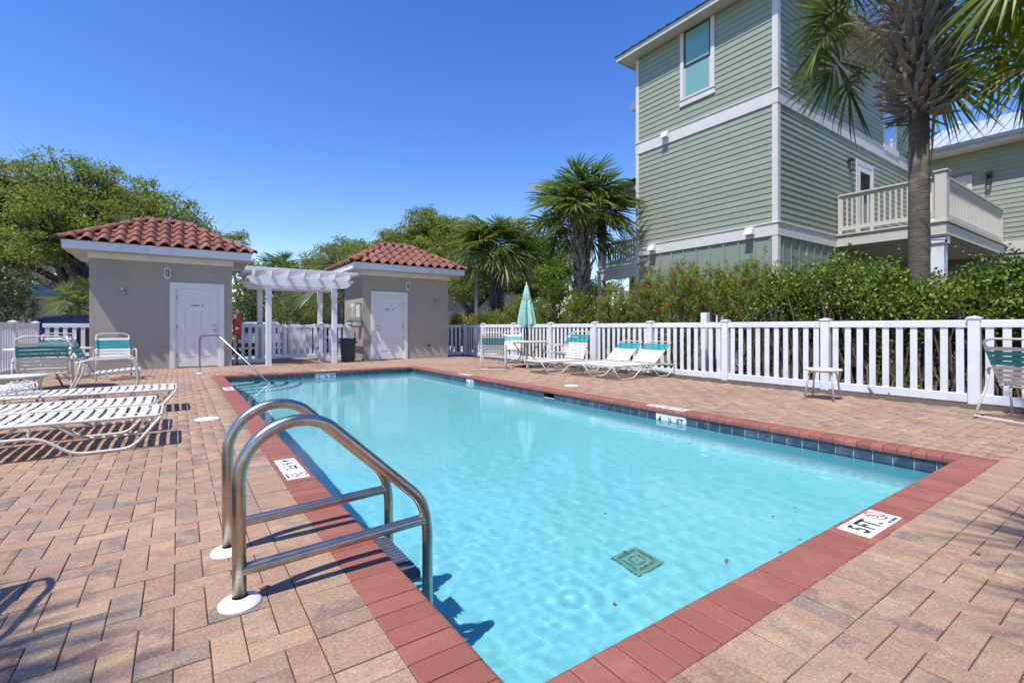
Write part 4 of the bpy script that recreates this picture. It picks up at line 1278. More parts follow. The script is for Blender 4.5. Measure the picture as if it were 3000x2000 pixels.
# string lights under the balcony
sl = thing('string_lights', 'black festoon cable with hanging bulbs under the balcony edge', 'string lights', (BX, HY, 3.2))
cab = []
pts = [(BX+.3, HY-.1, 3.14), (BX+.05, 5.0, 3.12), (BX+.02, 4.3, 3.17), (BX+.02, 3.7, 3.18), (BX+.0, 3.38, 3.19)]
run2 = [(BX+.55, 3.36, 3.15)]+[(BX+.55+.55*k, 3.34, 3.15-.10*math.sin(math.pi*((k % 4)/4))) for k in range(1, 10)]
MB((BX, HY, 3.2)).tube(pts, .008, 5).build('cable', M['black_iron'], sl)
MB((BX, HY, 3.2)).tube(run2, .008, 5).build('cable', M['black_iron'], sl)
for p in pts[1:4]+[(BX, 3.40, 3.18)]+run2:
    s_ = MB((BX, HY, 3.2)); s_.tube([p, (p[0], p[1], p[2]-.07)], .008, 5).lathe([(.012, 0), (.024, -.03), (.024, -.07)], 8, Matrix.Translation((p[0], p[1], p[2]-.06)))
    so = s_.build('socket', M['black_iron'], sl)
    b_ = MB((BX, HY, 3.2)); b_.lathe([(.014, 0), (.03, -.03), (.026, -.06), (.004, -.085)], 8, Matrix.Translation((p[0], p[1], p[2]-.131))); b_.build('bulb', M['bulb'], so, smooth=True)

# adirondack chairs on the balcony
def adirondack(loc, rz, label):
    t = thing('adirondack_chair', label, 'chair', loc, rz, 'adirondack chairs on the balcony')
    for s in (-1, 1):
        MB().prism([(-.30, 0), (-.22, 0), (-.18, .38), (-.26, .40)], 0, s*.27-.02, s*.27+.02).build('leg', M['cream_paint'], t)
        MB().prism([(-.28, .36), (-.22, .38), (.50, .05), (.46, 0)], 0, s*.24-.02, s*.24+.02).build('side_rail', M['cream_paint'], t)
        MB().bbox((s*.32-.07, -.34, .56), (s*.32+.07, .38, .585), .006).build('arm', M['cream_paint'], t)
    for k in range(5): MB().box((-.22, -.27+.115*k, .365-.055*k), (.22, -.17+.115*k, .385-.055*k)).build('seat_slat', M['cream_paint'], t)
    for k in range(5):
        x = -.2+.1*k; hgt = .95-.12*abs(k-2)**1.3*.5
        MB().prism([(.26, .17), (.29, .17), (.56, hgt), (.53, hgt)], 0, x-.044, x+.044).build('back_slat', M['cream_paint'], t)
    return t
adirondack((17.1, 4.35, 3.566), R(160), 'cream adirondack chair on the balcony, nearer the balcony door')
adirondack((18.9, 4.35, 3.566), R(200), 'cream adirondack chair on the balcony, hidden mostly by the palm trunk')

# ================================================================ background buildings
def window(par, face, a, b, z0, z1, plane, off, fr=.07):
    def bx(p, q, da, db): return MB(off).box((p[0], plane+da, p[1]), (q[0], plane+db, q[1])) if face == 'S' else MB(off).box((plane+da, p[0], p[1]), (plane+db, q[0], q[1]))
    w = bx((a, z0), (b, z1), -.05, -.001).build('window', M['white_paint'], par)
    bx((a+fr, z0+fr), ((a+b)/2-.02, z1-fr), -.06, -.051).build('pane', M['glass_dark'], w)
    bx(((a+b)/2+.02, z0+fr), (b-fr, z1-fr), -.06, -.051).build('pane', M['glass_dark'], w)
# pale house seen under the oak at far left
o1 = (-9, 44, 0)
fh = thing('beige_house', 'beige house with pale grey roof under the oak at far left', 'house', o1)
MB(o1).box((-16, 40, -.1), (-2.5, 50, 2.75)).build('wall', M['beige_wall'], fh)
MB(o1).box((-6.2, 39.97, -.1), (-4.6, 40.01, 2.2)).build('door', M['trim_paint'], fh)
MB(o1).bbox((-7.6, 39.6, -.1), (-7.2, 40, 2.6), .01).build('pillar', M['beige_wall'], fh)
MB(o1).bbox((-16.4, 39.4, 2.75), (-2.1, 50.5, 2.95), .01).build('fascia', M['beige_wall'], fh)
MB(o1).add([(-16.6,39.2,2.951),(-1.9,39.2,2.951),(-1.9,50.6,2.951),(-16.6,50.6,2.951),(-13,43,4.6),(-5.5,43,4.6)], [(0,1,5,4),(1,2,5),(2,3,4,5),(3,0,4),(0,3,2,1)]).build('roof', M['pale_roof'], fh)
MB(o1).box((-13, 43.5, 2.96), (-5.5, 49, 8.2)).build('upper_wall', M['grey_siding'], fh)
MB(o1).add([(-13.5,43,8.2),(-5,43,8.2),(-5,49.5,8.2),(-13.5,49.5,8.2),(-11,46,10.2),(-7.5,46,10.2)], [(0,1,5,4),(1,2,5),(2,3,4,5),(3,0,4),(0,3,2,1)]).build('upper_roof', M['pale_roof'], fh)
for k in range(2): window(fh, 'S', -11.6+3*k, -10.2+3*k, 5.4, 7.2, 43.5, o1)
window(fh, 'S', -12.5, -10.8, .9, 2.2, 40, o1)
# two storey apartment house between the right pool house and the fence
o2 = (16, 32, 0)
ap = thing('apartment_house', 'beige two storey apartment house with white balcony behind the palms', 'house', o2)
MB(o2).box((13.0, 30.0, -.1), (14.6, 38, 5.4)).build('wall', M['beige_wall'], ap)
MB(o2).box((14.6, 31.4, -.1), (24, 38, 5.4)).build('wall', M['beige_wall'], ap)
MB(o2).box((9.5, 31.8, -.1), (13.0, 38, 5.4)).build('wall', M['beige_wall'], ap)
MB(o2).bbox((9.4, 30.0, 2.55), (12.99, 31.79, 2.85), .01).build('balcony', M['beige_wall'], ap)
for k in range(3): MB(o2).bbox((9.5+1.65*k, 30.02, -.1), (9.74+1.65*k, 30.26, 2.54), .01).build('pillar', M['beige_wall'], ap)
for k in range(3): MB(o2).bbox((9.52+1.65*k, 30.04, 2.851), (9.70+1.65*k, 30.22, 5.4), .01).build('column', M['white_paint'], ap)
MB(o2).box((9.4, 30.05, 3.72), (12.98, 30.09, 3.77)).build('railing', M['white_paint'], ap)
for k in range(28): MB(o2).box((9.45+.127*k, 30.06, 2.851), (9.465+.127*k, 30.08, 3.72)).build('railing_bar', M['white_paint'], ap)
MB(o2).box((10.0, 31.76, 2.86), (11.2, 31.799, 5.0)).build('door', M['glass_dark'], ap)
MB(o2).box((11.8, 31.76, 3.2), (12.6, 31.799, 4.8)).build('window', M['glass_dark'], ap)
MB(o2).box((10.3, 31.76, -.05), (11.6, 31.799, 2.1)).build('door', M['glass_dark'], ap)
MB(o2).bbox((9.0, 29.6, 5.401), (24.4, 38.4, 5.55), .01).build('fascia', M['white_paint'], ap)
MB(o2).add([(8.8,29.4,5.551),(24.6,29.4,5.551),(24.6,38.6,5.551),(8.8,38.6,5.551),(12.8,33.6,6.4),(20.6,33.6,6.4)], [(0,1,5,4),(1,2,5),(2,3,4,5),(3,0,4),(0,3,2,1)]).build('roof', M['pale_roof'], ap)
for k in range(2): window(ap, 'S', 16+3*k, 17.4+3*k, 3.4, 5.0, 31.4, o2); window(ap, 'S', 16+3*k, 17.4+3*k, .6, 2.2, 31.4, o2)
# blue grey house behind the gate
o3 = (9, 42, 0)
bh = thing('blue_house', 'blue grey house with white porch band glimpsed beside the right pool house', 'house', o3)
M['blue_siding'] = surf('blue_siding', (.24, .29, .36), (.21, .26, .33), 2, .8)
MB(o3).box((7.0, 38.5, -.1), (11.5, 48, 4.2)).build('wall', M['blue_siding'], bh)
MB(o3).bbox((6.8, 37.2, 2.7), (11.7, 38.49, 3.0), .01).build('porch_roof', M['white_paint'], bh)
MB(o3).bbox((6.8, 38.2, 4.2), (11.7, 38.49, 4.4), .01).build('band', M['white_paint'], bh)
for k in range(3): MB(o3).bbox((7+2.2*k, 37.3, -.1), (7.25+2.2*k, 37.5, 2.69), .01).build('column', M['white_paint'], bh)
for k in range(2): window(bh, 'S', 7.6+2.2*k, 8.6+2.2*k, .8, 2.3, 38.5, o3); window(bh, 'S', 7.6+2.2*k, 8.6+2.2*k, 3.2, 4.0, 38.5, o3)
MB(o3).add([(6.5,38,4.4),(12,38,4.4),(12,48.5,4.4),(6.5,48.5,4.4),(8.5,43,5.2),(10,43,5.2)], [(0,1,5,4),(1,2,5),(2,3,4,5),(3,0,4),(0,3,2,1)]).build('roof', M['pale_roof'], bh)

# ================================================================ cars in the lot
def car(label, loc, rz, paint, kind='suv', lit=False, low=1.0):
    t = thing('parked_car', label, 'car', loc, rz, 'cars in the lot behind the fence')
    t.scale = (1, 1, low)
    if kind == 'suv':
        body = [(-2.3,.35),(-2.35,.75),(-2.25,1.05),(-1.15,1.12),(-.45,1.62),(.2,1.72),(1.9,1.68),(2.28,1.12),(2.33,.7),(2.28,.32)]
        glass = [(-1.0,1.14),(-.42,1.57),(.2,1.66),(1.82,1.62),(2.08,1.14)]; hw = .92
    else:
        body = [(-2.7,.45),(-2.75,.95),(-2.6,1.12),(-1.4,1.16),(-.75,1.72),(-.1,1.82),(.75,1.80),(.95,1.2),(2.68,1.2),(2.72,.6),(2.68,.42)]
        glass = [(-1.25,1.18),(-.72,1.66),(-.1,1.76),(.68,1.74),(.86,1.2)]; hw = .96
    def sec(prof, w):
        mb = MB(); n = len(prof); vs = []
        zmax = max(p[1] for p in prof)
        for s, sc in ((-1, 1), (-.9, 1.0), (.9, 1.0), (1, 1)):
            for x, z in prof:
                tum = w - max(0, z-1.1)*.30
                yy = s*tum if abs(s) == 1 else s*tum
                zz = z if abs(s) == 1 else z+.035*(z > .8)
                vs.append((x, yy, zz))
        fs = []
        for k in range(3):
            for q in range(n):
                fs.append((k*n+q, k*n+(q+1) % n, (k+1)*n+(q+1) % n, (k+1)*n+q))
        fs += [tuple(range(n)), tuple(range(4*n-1, 3*n-1, -1))]
        return mb.add(vs, fs)
    bo = sec(body, hw).build('body', paint, t, smooth=35)
    gl = MB(); n = len(glass)
    for s in (-1, 1):
        vs = []
        for x, z in glass: vs.append((x, s*(hw-max(0, z-1.1)*.30+.006), z))
        gl.add(vs, [tuple(range(n))])
    gl.build('side_glass', M['glass_dark'], bo)
    rg = MB()
    if kind == 'suv': rg.add([(2.02,-.66,1.60),(2.02,.66,1.60),(2.30,.76,1.16),(2.30,-.76,1.16)], [(0,1,2,3)])
    else: rg.add([(.80,-.66,1.76),(.80,.66,1.76),(.975,.78,1.26),(.975,-.78,1.26)], [(0,1,2,3)])
    rg.build('rear_glass', M['glass_dark'], bo)
    xr = body[-2][0]
    for s in (-1, 1):
        MB().bbox((xr-.12, s*.80-.10, .82), (xr+.03, s*.80+.10, 1.16), .02).build('tail_light', M['tail_light_lit'] if lit and s > 0 else M['tail_light'], bo)
    MB().bbox((xr-.1, -.85, .42), (xr+.06, .85, .62), .03).build('bumper', M['rim'] if kind != 'suv' else M['black_iron'], bo)
    MB().box((xr+.02, -.26, .80), (xr+.035, .26, .95)).build('number_plate', M['marker_white'], bo)
    wb = 1.42 if kind == 'suv' else 1.75
    for sx in (-1, 1):
        for s in (-1, 1):
            w = MB().lathe([(.24, -.11), (.33, -.11), (.36, -.07), (.36, .07), (.33, .11), (.24, .11)], 20, Matrix.Translation((sx*wb, s*(hw-.10), .36)) @ Matrix.Rotation(R(90), 4, 'X')).build('wheel', M['tyre'], t, smooth=True)
            MB().lathe([(.02, -.10), (.22, -.095), (.235, -.06), (.235, .06), (.22, .095), (.02, .10)], 14, Matrix.Translation((sx*wb, s*(hw-.09), .36)) @ Matrix.Rotation(R(90), 4, 'X')).build('rim', M['rim'], w, smooth=True)
    return t
car('silver car with red tail lights behind the fence left of the gate', (2.75, 24.4, -.085), R(-90), M['car_silver'], 'suv', low=.80)
car('dark pickup truck with a lit brake light behind the gate', (5.45, 24.9, -.085), R(-90), M['car_navy'], 'pickup', True, low=.82)
car('black car behind the far left fence under the oak', (-3.6, 24.2, -.085), R(8), M['car_black'], 'suv', low=.92)

# ================================================================ street lamp, posts behind the fence
lp = thing('street_lamp', 'grey lamp post beside the short palm behind the right pool house', 'street lamp', (10.64, 18.0, -.05))
M['post_grey'] = surf('post_grey', (.34, .35, .36), (.28, .29, .30), 6, .6)
MB().lathe([(.14, 0), (.14, .25), (.095, .3), (.085, 3.85), (.11, 3.9), (.11, 4.0)], 12).build('pole', M['post_grey'], lp, smooth=30)
MB().lathe([(.09, 4.0), (.16, 4.1), (.19, 4.45), (.20, 4.46), (.05, 4.62), (.02, 4.7)], 8).build('lantern', M['black_iron'], lp)
wp = thing('utility_post', 'square white post standing behind the long fence', 'post', (9.42, 6.17, -.05))
MB().bbox((-.07, -.07, 0), (.07, .07, 1.42), .006).build('shaft', M['white_vinyl'], wp)
for k, (x, y) in enumerate(((9.46, 5.92), (9.46, 5.79))):
    t = thing('pointed_stake', ('thin' if k == 0 else 'wide')+' white pointed stake beside the white post behind the fence', 'stake', (x, y, -.05))
    w = .018 if k == 0 else .034
    MB().prism([(-w, 0), (w, 0), (w, 1.30), (0, 1.38), (-w, 1.30)], 0, -.01, .01).build('board', M['white_vinyl'] if k == 0 else M['rim'], t)
# white railing behind the dense hedge
fence('white picket fence half hidden behind the dense hedge', (11.15, 4.9), (11.15, -3.0), [0, 1.97, 3.95, 5.92, 7.9], top=1.5)
# ================================================================ vegetation
SY_, CY_ = math.sin(YAW), math.cos(YAW)
def pt(u, v, d):
    """world point seen at picture position (u, v of a 2352 wide frame) at depth d, used only to lay things out"""
    t = (u-1176)/1100
    return (d*SY_+t*d*CY_, d*CY_-t*d*SY_, 1.05+(752-v)/1100*d)
def on_x(u, v, X):
    t = (u-1176)/1100; d = X/(SY_+t*CY_)
    return (X, d*(CY_-t*SY_), 1.05+(752-v)/1100*d)

def unit(a): return a/np.maximum(np.linalg.norm(a, axis=1, keepdims=True), 1e-9)
def leaf_faces(P, D, Nn, L, Wd, fold=.25):
    """diamond leaves folded along the midrib. P base points, D directions, Nn normals"""
    n = len(P)
    D = unit(D); S = unit(np.cross(D, Nn)); Nn = np.cross(S, D)
    L = np.broadcast_to(np.asarray(L), (n,))[:, None]; Wd = np.broadcast_to(np.asarray(Wd), (n,))[:, None]
    V = np.empty((n, 4, 3))
    V[:, 0] = P
    V[:, 1] = P + D*L*.5 + S*Wd*.5 + Nn*Wd*fold
    V[:, 2] = P + D*L
    V[:, 3] = P + D*L*.5 - S*Wd*.5 + Nn*Wd*fold
    i = np.arange(n)[:, None]*4
    F = np.concatenate([i+np.array([[0, 1, 2]]), i+np.array([[0, 2, 3]])], 1).reshape(-1, 3)
    return V.reshape(-1, 3), F
def rdir(n, rng, up=0.0):
    a = rng.normal(size=(n, 3)); a[:, 2] += up
    return unit(a)
def in_ball(n, rng, power=.5):
    return rdir(n, rng)*(rng.random((n, 1))**power)

def limb(mb, p, q, r0, r1, rng, bend=.18, n=7, seg=7):
    p = Vector(p); q = Vector(q); L = (q-p).length
    off = Vector(rng.normal(size=3))*L*bend; off.z = abs(off.z)*.5
    pts = []; rad = []
    for k in range(seg+1):
        t = k/seg
        c = p.lerp(q, t) + off*(4*t*(1-t))*.5 + Vector(rng.normal(size=3))*L*.012*(0 < k < seg)
        pts.append(c); rad.append(r0+(r1-r0)*t)
    mb.tube(pts, rad, n)
    return pts

def broad_tree(name, label, base, trunk_top, tr, lobes, leaf, n_leaf, mat, seed, bark='bark_oak', cl_r=.62, per=70, group=None, cat='tree', bare=0):
    rng = np.random.default_rng(seed)
    t = thing(name, label, cat, base, 0, group)
    b = Vector(base)
    mb = MB(base)
    tt = Vector(trunk_top)
    # flared trunk
    pts = []; rad = []
    for k in range(7):
        s = k/6
        pts.append(b.lerp(tt, s) + Vector((rng.normal()*.04, rng.normal()*.04, 0))); rad.append(tr*(1.25-.45*min(1, s*2.2)) if s < .45 else tr*.86)
    mb.tube(pts, rad, 12)
    vol = np.array([l[3]*l[4]*l[5] for l in lobes])**.75; vol = vol/vol.sum()
    allP = []; allS = []
    br = MB(base)
    for l, w in zip(lobes, vol):
        c = Vector(l[:3])
        main = limb(mb, tt + Vector((rng.normal()*tr*.3, rng.normal()*tr*.3, -.1)), c, tr*.50, tr*.16, rng)
        ncl = max(3, int(n_leaf*w/per))
        ofs = in_ball(ncl, rng, .42)*np.array(l[3:6])
        cen = np.array(l[:3])+ofs
        for q in range(ncl):
            if rng.random() < .8:
                st = main[rng.integers(3, len(main))]
                limb(br, st, cen[q], tr*.10, tr*.02, rng, .15, 4, 4)
        cr = cl_r*rng.uniform(.6, 1.25, (ncl, 1))
        for q in range(ncl):
            k = int(per*rng.uniform(.6, 1.4))
            pp = cen[q]+in_ball(k, rng, .55)*np.array([1, 1, .55])*cr[q]
            allP.append(pp)
        if bare:
            for q in range(bare):
                s = cen[rng.integers(0, ncl)]
                if s[2] < l[2]: continue
                limb(br, Vector(s), Vector(s)+Vector((rng.normal()*.5, rng.normal()*.5, rng.uniform(.5, 1.1))), .012, .004, rng, .1, 3, 3)
    mb.build('trunk', M[bark], t, smooth=60)
    br.build('branches', M[bark], t)
    P_ = np.concatenate(allP)-np.array(base)
    n = len(P_)
    D = rdir(n, rng, .25); Nn = rdir(n, rng, 1.1)
    V, F = leaf_faces(P_, D, Nn, rng.uniform(.7, 1.3, n)*leaf, rng.uniform(.7, 1.2, n)*leaf*.55)
    obj('crown', fast_mesh('crown', V, F, M[mat]), t)
    return t

def px_lobes(lst, spread):
    out = []
    for (u, v, r, d, *k) in lst:
        x, y, z = pt(u, v, d); rr = r/1100*d
        out.append((x, y, z, rr, rr*(k[0] if k else 1.0), rr*(k[1] if len(k) > 1 else .8)))
    return out

broad_tree('oak_tree', 'large spreading live oak behind the left pool house', (*pt(150, 740, 25)[:2], -.1), (*pt(182, 690, 25.3)[:2], 2.6), .62,
    px_lobes([(50,430,105,26),(165,425,95,25),(270,450,85,27),(350,475,75,26),(430,515,62,25),(-20,510,120,27),(110,510,105,23),(225,520,85,24),(330,545,70,25),
              (475,565,38,26),(-90,440,110,25),(40,600,60,25),(400,570,45,26),(-60,590,80,24),(120,575,60,24)], 1),
    .135, 78000, 'oak_leaf', 3, cl_r=.60, bare=22)
broad_tree('oak_tree', 'round crowned oak rising behind the right pool house', (*pt(930, 745, 33)[:2], -.1), (*pt(935, 700, 33)[:2], 2.6), .42,
    px_lobes([(985,535,66,33),(920,570,60,34),(1045,535,52,32),(865,600,50,33),(1000,600,75,31),(810,605,42,33),(765,625,40,32),(720,650,45,33)], 1),
    .15, 58000, 'oak_leaf', 4, cl_r=.65, bare=5)
broad_tree('oak_tree', 'lighter oak with forked trunk behind the short palm', (*pt(1082, 740, 25)[:2], -.1), (*pt(1085, 708, 25)[:2], 1.9), .36,
    px_lobes([(1085,545,45,27),(1050,620,48,26),(1120,650,50,25),(1070,665,42,24),(1160,600,48,27),(1190,650,45,25)], 1),
    .13, 26000, 'oak_leaf_olive', 5, cl_r=.55, bare=6)
broad_tree('oak_tree', 'bright yellow green oak between the two palms', (*pt(1200, 740, 27)[:2], -.1), (*pt(1200, 700, 27)[:2], 2.2), .30,
    px_lobes([(1240,580,50,29),(1285,615,42,28),(1215,630,52,28),(1265,655,50,26),(1300,570,20,29),(1180,640,40,29),(1380,670,35,27)], 1),
    .14, 30000, 'bright_leaf', 6, cl_r=.6)
broad_tree('tree', 'dark green tree just left of the pergola', (*pt(575, 745, 23)[:2], -.1), (*pt(573, 700, 23)[:2], 2.0), .16,
    px_lobes([(560,620,34,23),(585,655,42,24),(555,680,42,23),(600,640,30,25),(540,545,26,26),(560,580,24,25),(700,660,38,27)], 1),
    .12, 9000, 'oak_leaf', 8, cl_r=.45)
broad_tree('tree', 'low olive tree over the path behind the gate', (*pt(780, 745, 28)[:2], -.1), (*pt(778, 710, 28)[:2], 1.6), .18,
    px_lobes([(740,680,45,28),(790,650,40,29),(700,690,50,27),(640,660,45,30)], 1), .13, 9000, 'oak_leaf_olive', 9, cl_r=.5)
broad_tree('tree', 'far green tree on the skyline left of the right pool house', (*pt(690, 745, 44)[:2], -.1), (*pt(690, 690, 44)[:2], 3), .3,
    px_lobes([(660,640,50,44),(720,615,45,45),(780,585,45,46),(600,640,40,43),(830,580,40,45)], 1), .2, 20000, 'oak_leaf', 10, cl_r=.8)

# ---- woods closing the view far behind, one mass
rng = np.random.default_rng(123)
AP = []
for k in range(620):
    an = rng.uniform(-1.9, .75); d_ = rng.uniform(56, 84)
    x_, y_ = d_*math.sin(YAW+an), d_*math.cos(YAW+an)
    hh = rng.uniform(2.2, 4.6)
    AP.append(np.array([x_, y_, hh*.5])+in_ball(95, rng, .45)*np.array([2.6, 2.6, hh*.55]))
P_ = np.concatenate(AP); m_ = len(P_)
V, F = leaf_faces(P_, rdir(m_, rng, .2), rdir(m_, rng, .9), rng.uniform(.3, .6, m_), rng.uniform(.2, .35, m_))
wd_ = obj('distant_woods', fast_mesh('distant_woods', V, F, M['oak_leaf'])); tag(wd_, 'distant green woods closing the horizon behind the buildings', 'woods', kind='stuff')

# ---- bushes
def bush(name, label, base, lobes, leaf, asp, n, mat, seed, group=None, cl=.28, per=34, up=.5, stems=14, cat='shrub', stem_mat='twig'):
    rng = np.random.default_rng(seed)
    t = thing(name, label, cat, base, 0, group)
    st = MB(base)
    allP = []
    vol = np.array([l[3]*l[4]*l[5] for l in lobes])**.8; vol /= vol.sum()
    for l, w in zip(lobes, vol):
        ncl = max(4, int(n*w/per))
        cen = np.array(l[:3])+in_ball(ncl, rng, .40)*np.array(l[3:6])
        cen[:, 2] = np.maximum(cen[:, 2], base[2]+.12)
        for q in range(ncl):
            k = int(per*rng.uniform(.5, 1.5))
            allP.append(cen[q]+in_ball(k, rng, .5)*cl*rng.uniform(.6, 1.3))
        for q in range(int(stems*max(.3, w*len(lobes)))):
            e = cen[rng.integers(0, ncl)]
            limb(st, (l[0]+rng.normal()*.15, l[1]+rng.normal()*.15, base[2]), e, .020, .006, rng, .12, 4, 4)
    P_ = np.concatenate(allP)-np.array(base); m = len(P_)
    V, F = leaf_faces(P_, rdir(m, rng, up), rdir(m, rng, .8), rng.uniform(.65, 1.3, m)*leaf, rng.uniform(.7, 1.2, m)*leaf*asp)
    obj('foliage', fast_mesh('foliage', V, F, M[mat]), t)
    st.build('stems', M[stem_mat], t)
    return t
bush('dark_shrub', 'tall dark glossy shrub at the far left behind the fence', (*pt(10, 740, 16)[:2], -.1), px_lobes([(5,690,60,16,1,1),(35,655,42,15.5),(-40,660,70,16.5),(50,705,26,15.5),(-10,625,40,16)], 1), .10, .5, 9000, 'dark_leaf', 21, cl=.3)
for k, (u, v, r, lab) in enumerate(((585, 705, 48, 'dark green bush behind the fence left of the gate'), (675, 705, 50, 'bright green bush showing over the entrance gate'), (755, 712, 42, 'olive bush between the gate and the right pergola posts'))):
    bush('bush', lab, (*pt(u, 745, 21.5)[:2], -.1), px_lobes([(u, v, r, 21.5, 1, .9), (u-25, v+15, r*.7, 21, 1, .8), (u+25, v+12, r*.7, 22, 1, .8)], 1), .085, .5, 5200, 'oak_leaf_olive' if k else 'dark_leaf', 30+k, 'bushes beyond the gate', cl=.3)
bush('croton_bush', 'low yellow leaved bush behind the short back fence', (*pt(1062, 745, 19)[:2], -.1), px_lobes([(1055,735,17,19,1,.9),(1080,738,14,19,1,.9),(1040,742,12,19)], 1), .11, .4, 900, 'yellow_leaf', 41, cl=.2)
bush('green_bush', 'small bright green bush beside the yellow one', (*pt(1108, 745, 18.2)[:2], -.1), px_lobes([(1108,732,16,18.2,1,.8),(1125,738,14,18.2)], 1), .08, .5, 1000, 'bright_leaf', 42, cl=.2)

# ---- dense glossy hedge behind the right part of the fence
hx = 10.15
dense = [(1800, 596, 'dense hedge shrub next to the red flowering shrubs'), (1868, 592, 'dense hedge shrub below the left end of the balcony'), (1935, 580, 'tallest dense hedge shrub left of the palm trunk'),
         (2010, 590, 'dense hedge shrub with yellow leaves just left of the palm trunk'), (2085, 622, 'low dense hedge shrub wrapped round the palm trunk'), (2165, 640, 'dense hedge shrub just right of the palm trunk'),
         (2245, 600, 'dense hedge shrub in front of the balcony support post'), (2330, 580, 'dense hedge shrub at the right edge of the picture'), (2440, 575, 'dense hedge shrub past the right edge')]
for k, (u, v, lab) in enumerate(dense):
    rng = np.random.default_rng(60+k)
    top = on_x(u, v, hx)
    y = top[1]; z = top[2]
    hw = {0: .45}.get(k, .42)
    lobes = [(hx+.0, y, z*.72, .55, hw, z*.27), (hx-.12, y+.15, z*.62, .5, hw, z*.26), (hx+.22, y-.15, z*.66, .5, hw, z*.30), (hx+.15, y, z*.30, .4, hw*.7, z*.14)]
    bush('hedge_shrub', lab, (hx, y, -.05), lobes, .070, .60, 4800, 'hedge_leaf', 60+k, 'dense hedge shrubs along the right fence', cl=.2, per=26, up=.6, stems=34)

# ---- bottlebrush shrubs with red flowers behind the middle of the fence
def flower_mesh(seed):
    rng = np.random.default_rng(seed)
    n = 90
    a = rng.random(n)*2*math.pi; h = rng.random(n)*.095
    P_ = np.stack([np.cos(a)*.006, np.sin(a)*.006, h], 1)
    D = np.stack([np.cos(a), np.sin(a), rng.uniform(.1, .5, n)], 1)
    V, F = leaf_faces(P_, D, rdir(n, rng), rng.uniform(.026, .038, n), .0065, 0)
    return fast_mesh('flower', V, F, M['flower_red'])
FLW = [flower_mesh(k) for k in range(3)]
def bottlebrush(label, u, v, X, seed, nsh, nfl, hw):
    rng = np.random.default_rng(seed)
    top = on_x(u, v, X); base = (X, top[1], -.05); H_ = top[2]+.05
    t = thing('bottlebrush_shrub', label, 'shrub', base, 0, 'bottlebrush shrubs along the fence')
    st = MB(); Ps = []; Ds = []; tips = []
    for k in range(nsh):
        f = rng.random()
        ang = rng.random()*2*math.pi
        rr = math.sqrt(rng.random())
        hgt = H_*(.30+.70*rng.random()**.7)*(1-.22*rr*rr)*(1.13 if rng.random() < .04 else 1)
        tip = Vector((math.cos(ang)*rr*.62, math.sin(ang)*rr*hw, hgt))
        d = Vector((tip.x*.9+rng.normal()*.25, tip.y*.6+rng.normal()*.25, .55)).normalized()
        if k < nsh*.16:
            limb(st, (rng.normal()*.1, rng.normal()*.12, 0), tip-d*.15, .016, .004, rng, .14, 4, 5)
        L = rng.uniform(.16, .34); m = int(26*L/.25)
        s = rng.random(m)
        pos = np.array(tip)[None]-np.array(d)[None]*(s[:, None]*L)
        dd = rdir(m, rng)*.9+np.array(d)[None]*.75
        Ps.append(pos); Ds.append(dd); tips.append((tip, d, hgt))
    P_ = np.concatenate(Ps); D = np.concatenate(Ds); m = len(P_)
    V, F = leaf_faces(P_, D, rdir(m, rng, .6), rng.uniform(.06, .105, m), rng.uniform(.014, .021, m), .15)
    obj('foliage', fast_mesh('foliage', V, F, M['bottle_leaf']), t)
    st.build('stems', M['twig'], t)
    tips.sort(key=lambda q: q[0].x-.35*q[2])
    for q in range(nfl):
        tip, d, h_ = tips[int(rng.random()**1.3*len(tips)*.55)]
        qn = (Vector(d)+Vector(rng.normal(size=3))*.3).to_track_quat('Z', 'Y')
        o = obj('flower', FLW[q % 3], t, tip, qn.to_euler(), (rng.uniform(.75, 1.25),)*3)
    return t
for k, (u, v, nfl, lab) in enumerate(((1140, 708, 1, 'low bottlebrush shrub at the far left end of the row'), (1195, 672, 2, 'bottlebrush shrub left of the folded umbrella'), (1262, 655, 3, 'bottlebrush shrub right behind the folded umbrella'),
        (1335, 655, 6, 'bottlebrush shrub under the tall palm'), (1415, 648, 12, 'bottlebrush shrub in front of the rear porch'), (1492, 615, 17, 'bottlebrush shrub with many red flowers below the house corner'),
        (1570, 592, 17, 'tall bottlebrush shrub with red flowers below the left wall vent'), (1650, 596, 14, 'bottlebrush shrub behind the square white post'), (1728, 582, 10, 'tallest bottlebrush shrub below the right wall vent'))):
    bottlebrush(lab, u, v, 9.95+.12*(k % 3), 80+k, 460, int(nfl*1.4), .58)

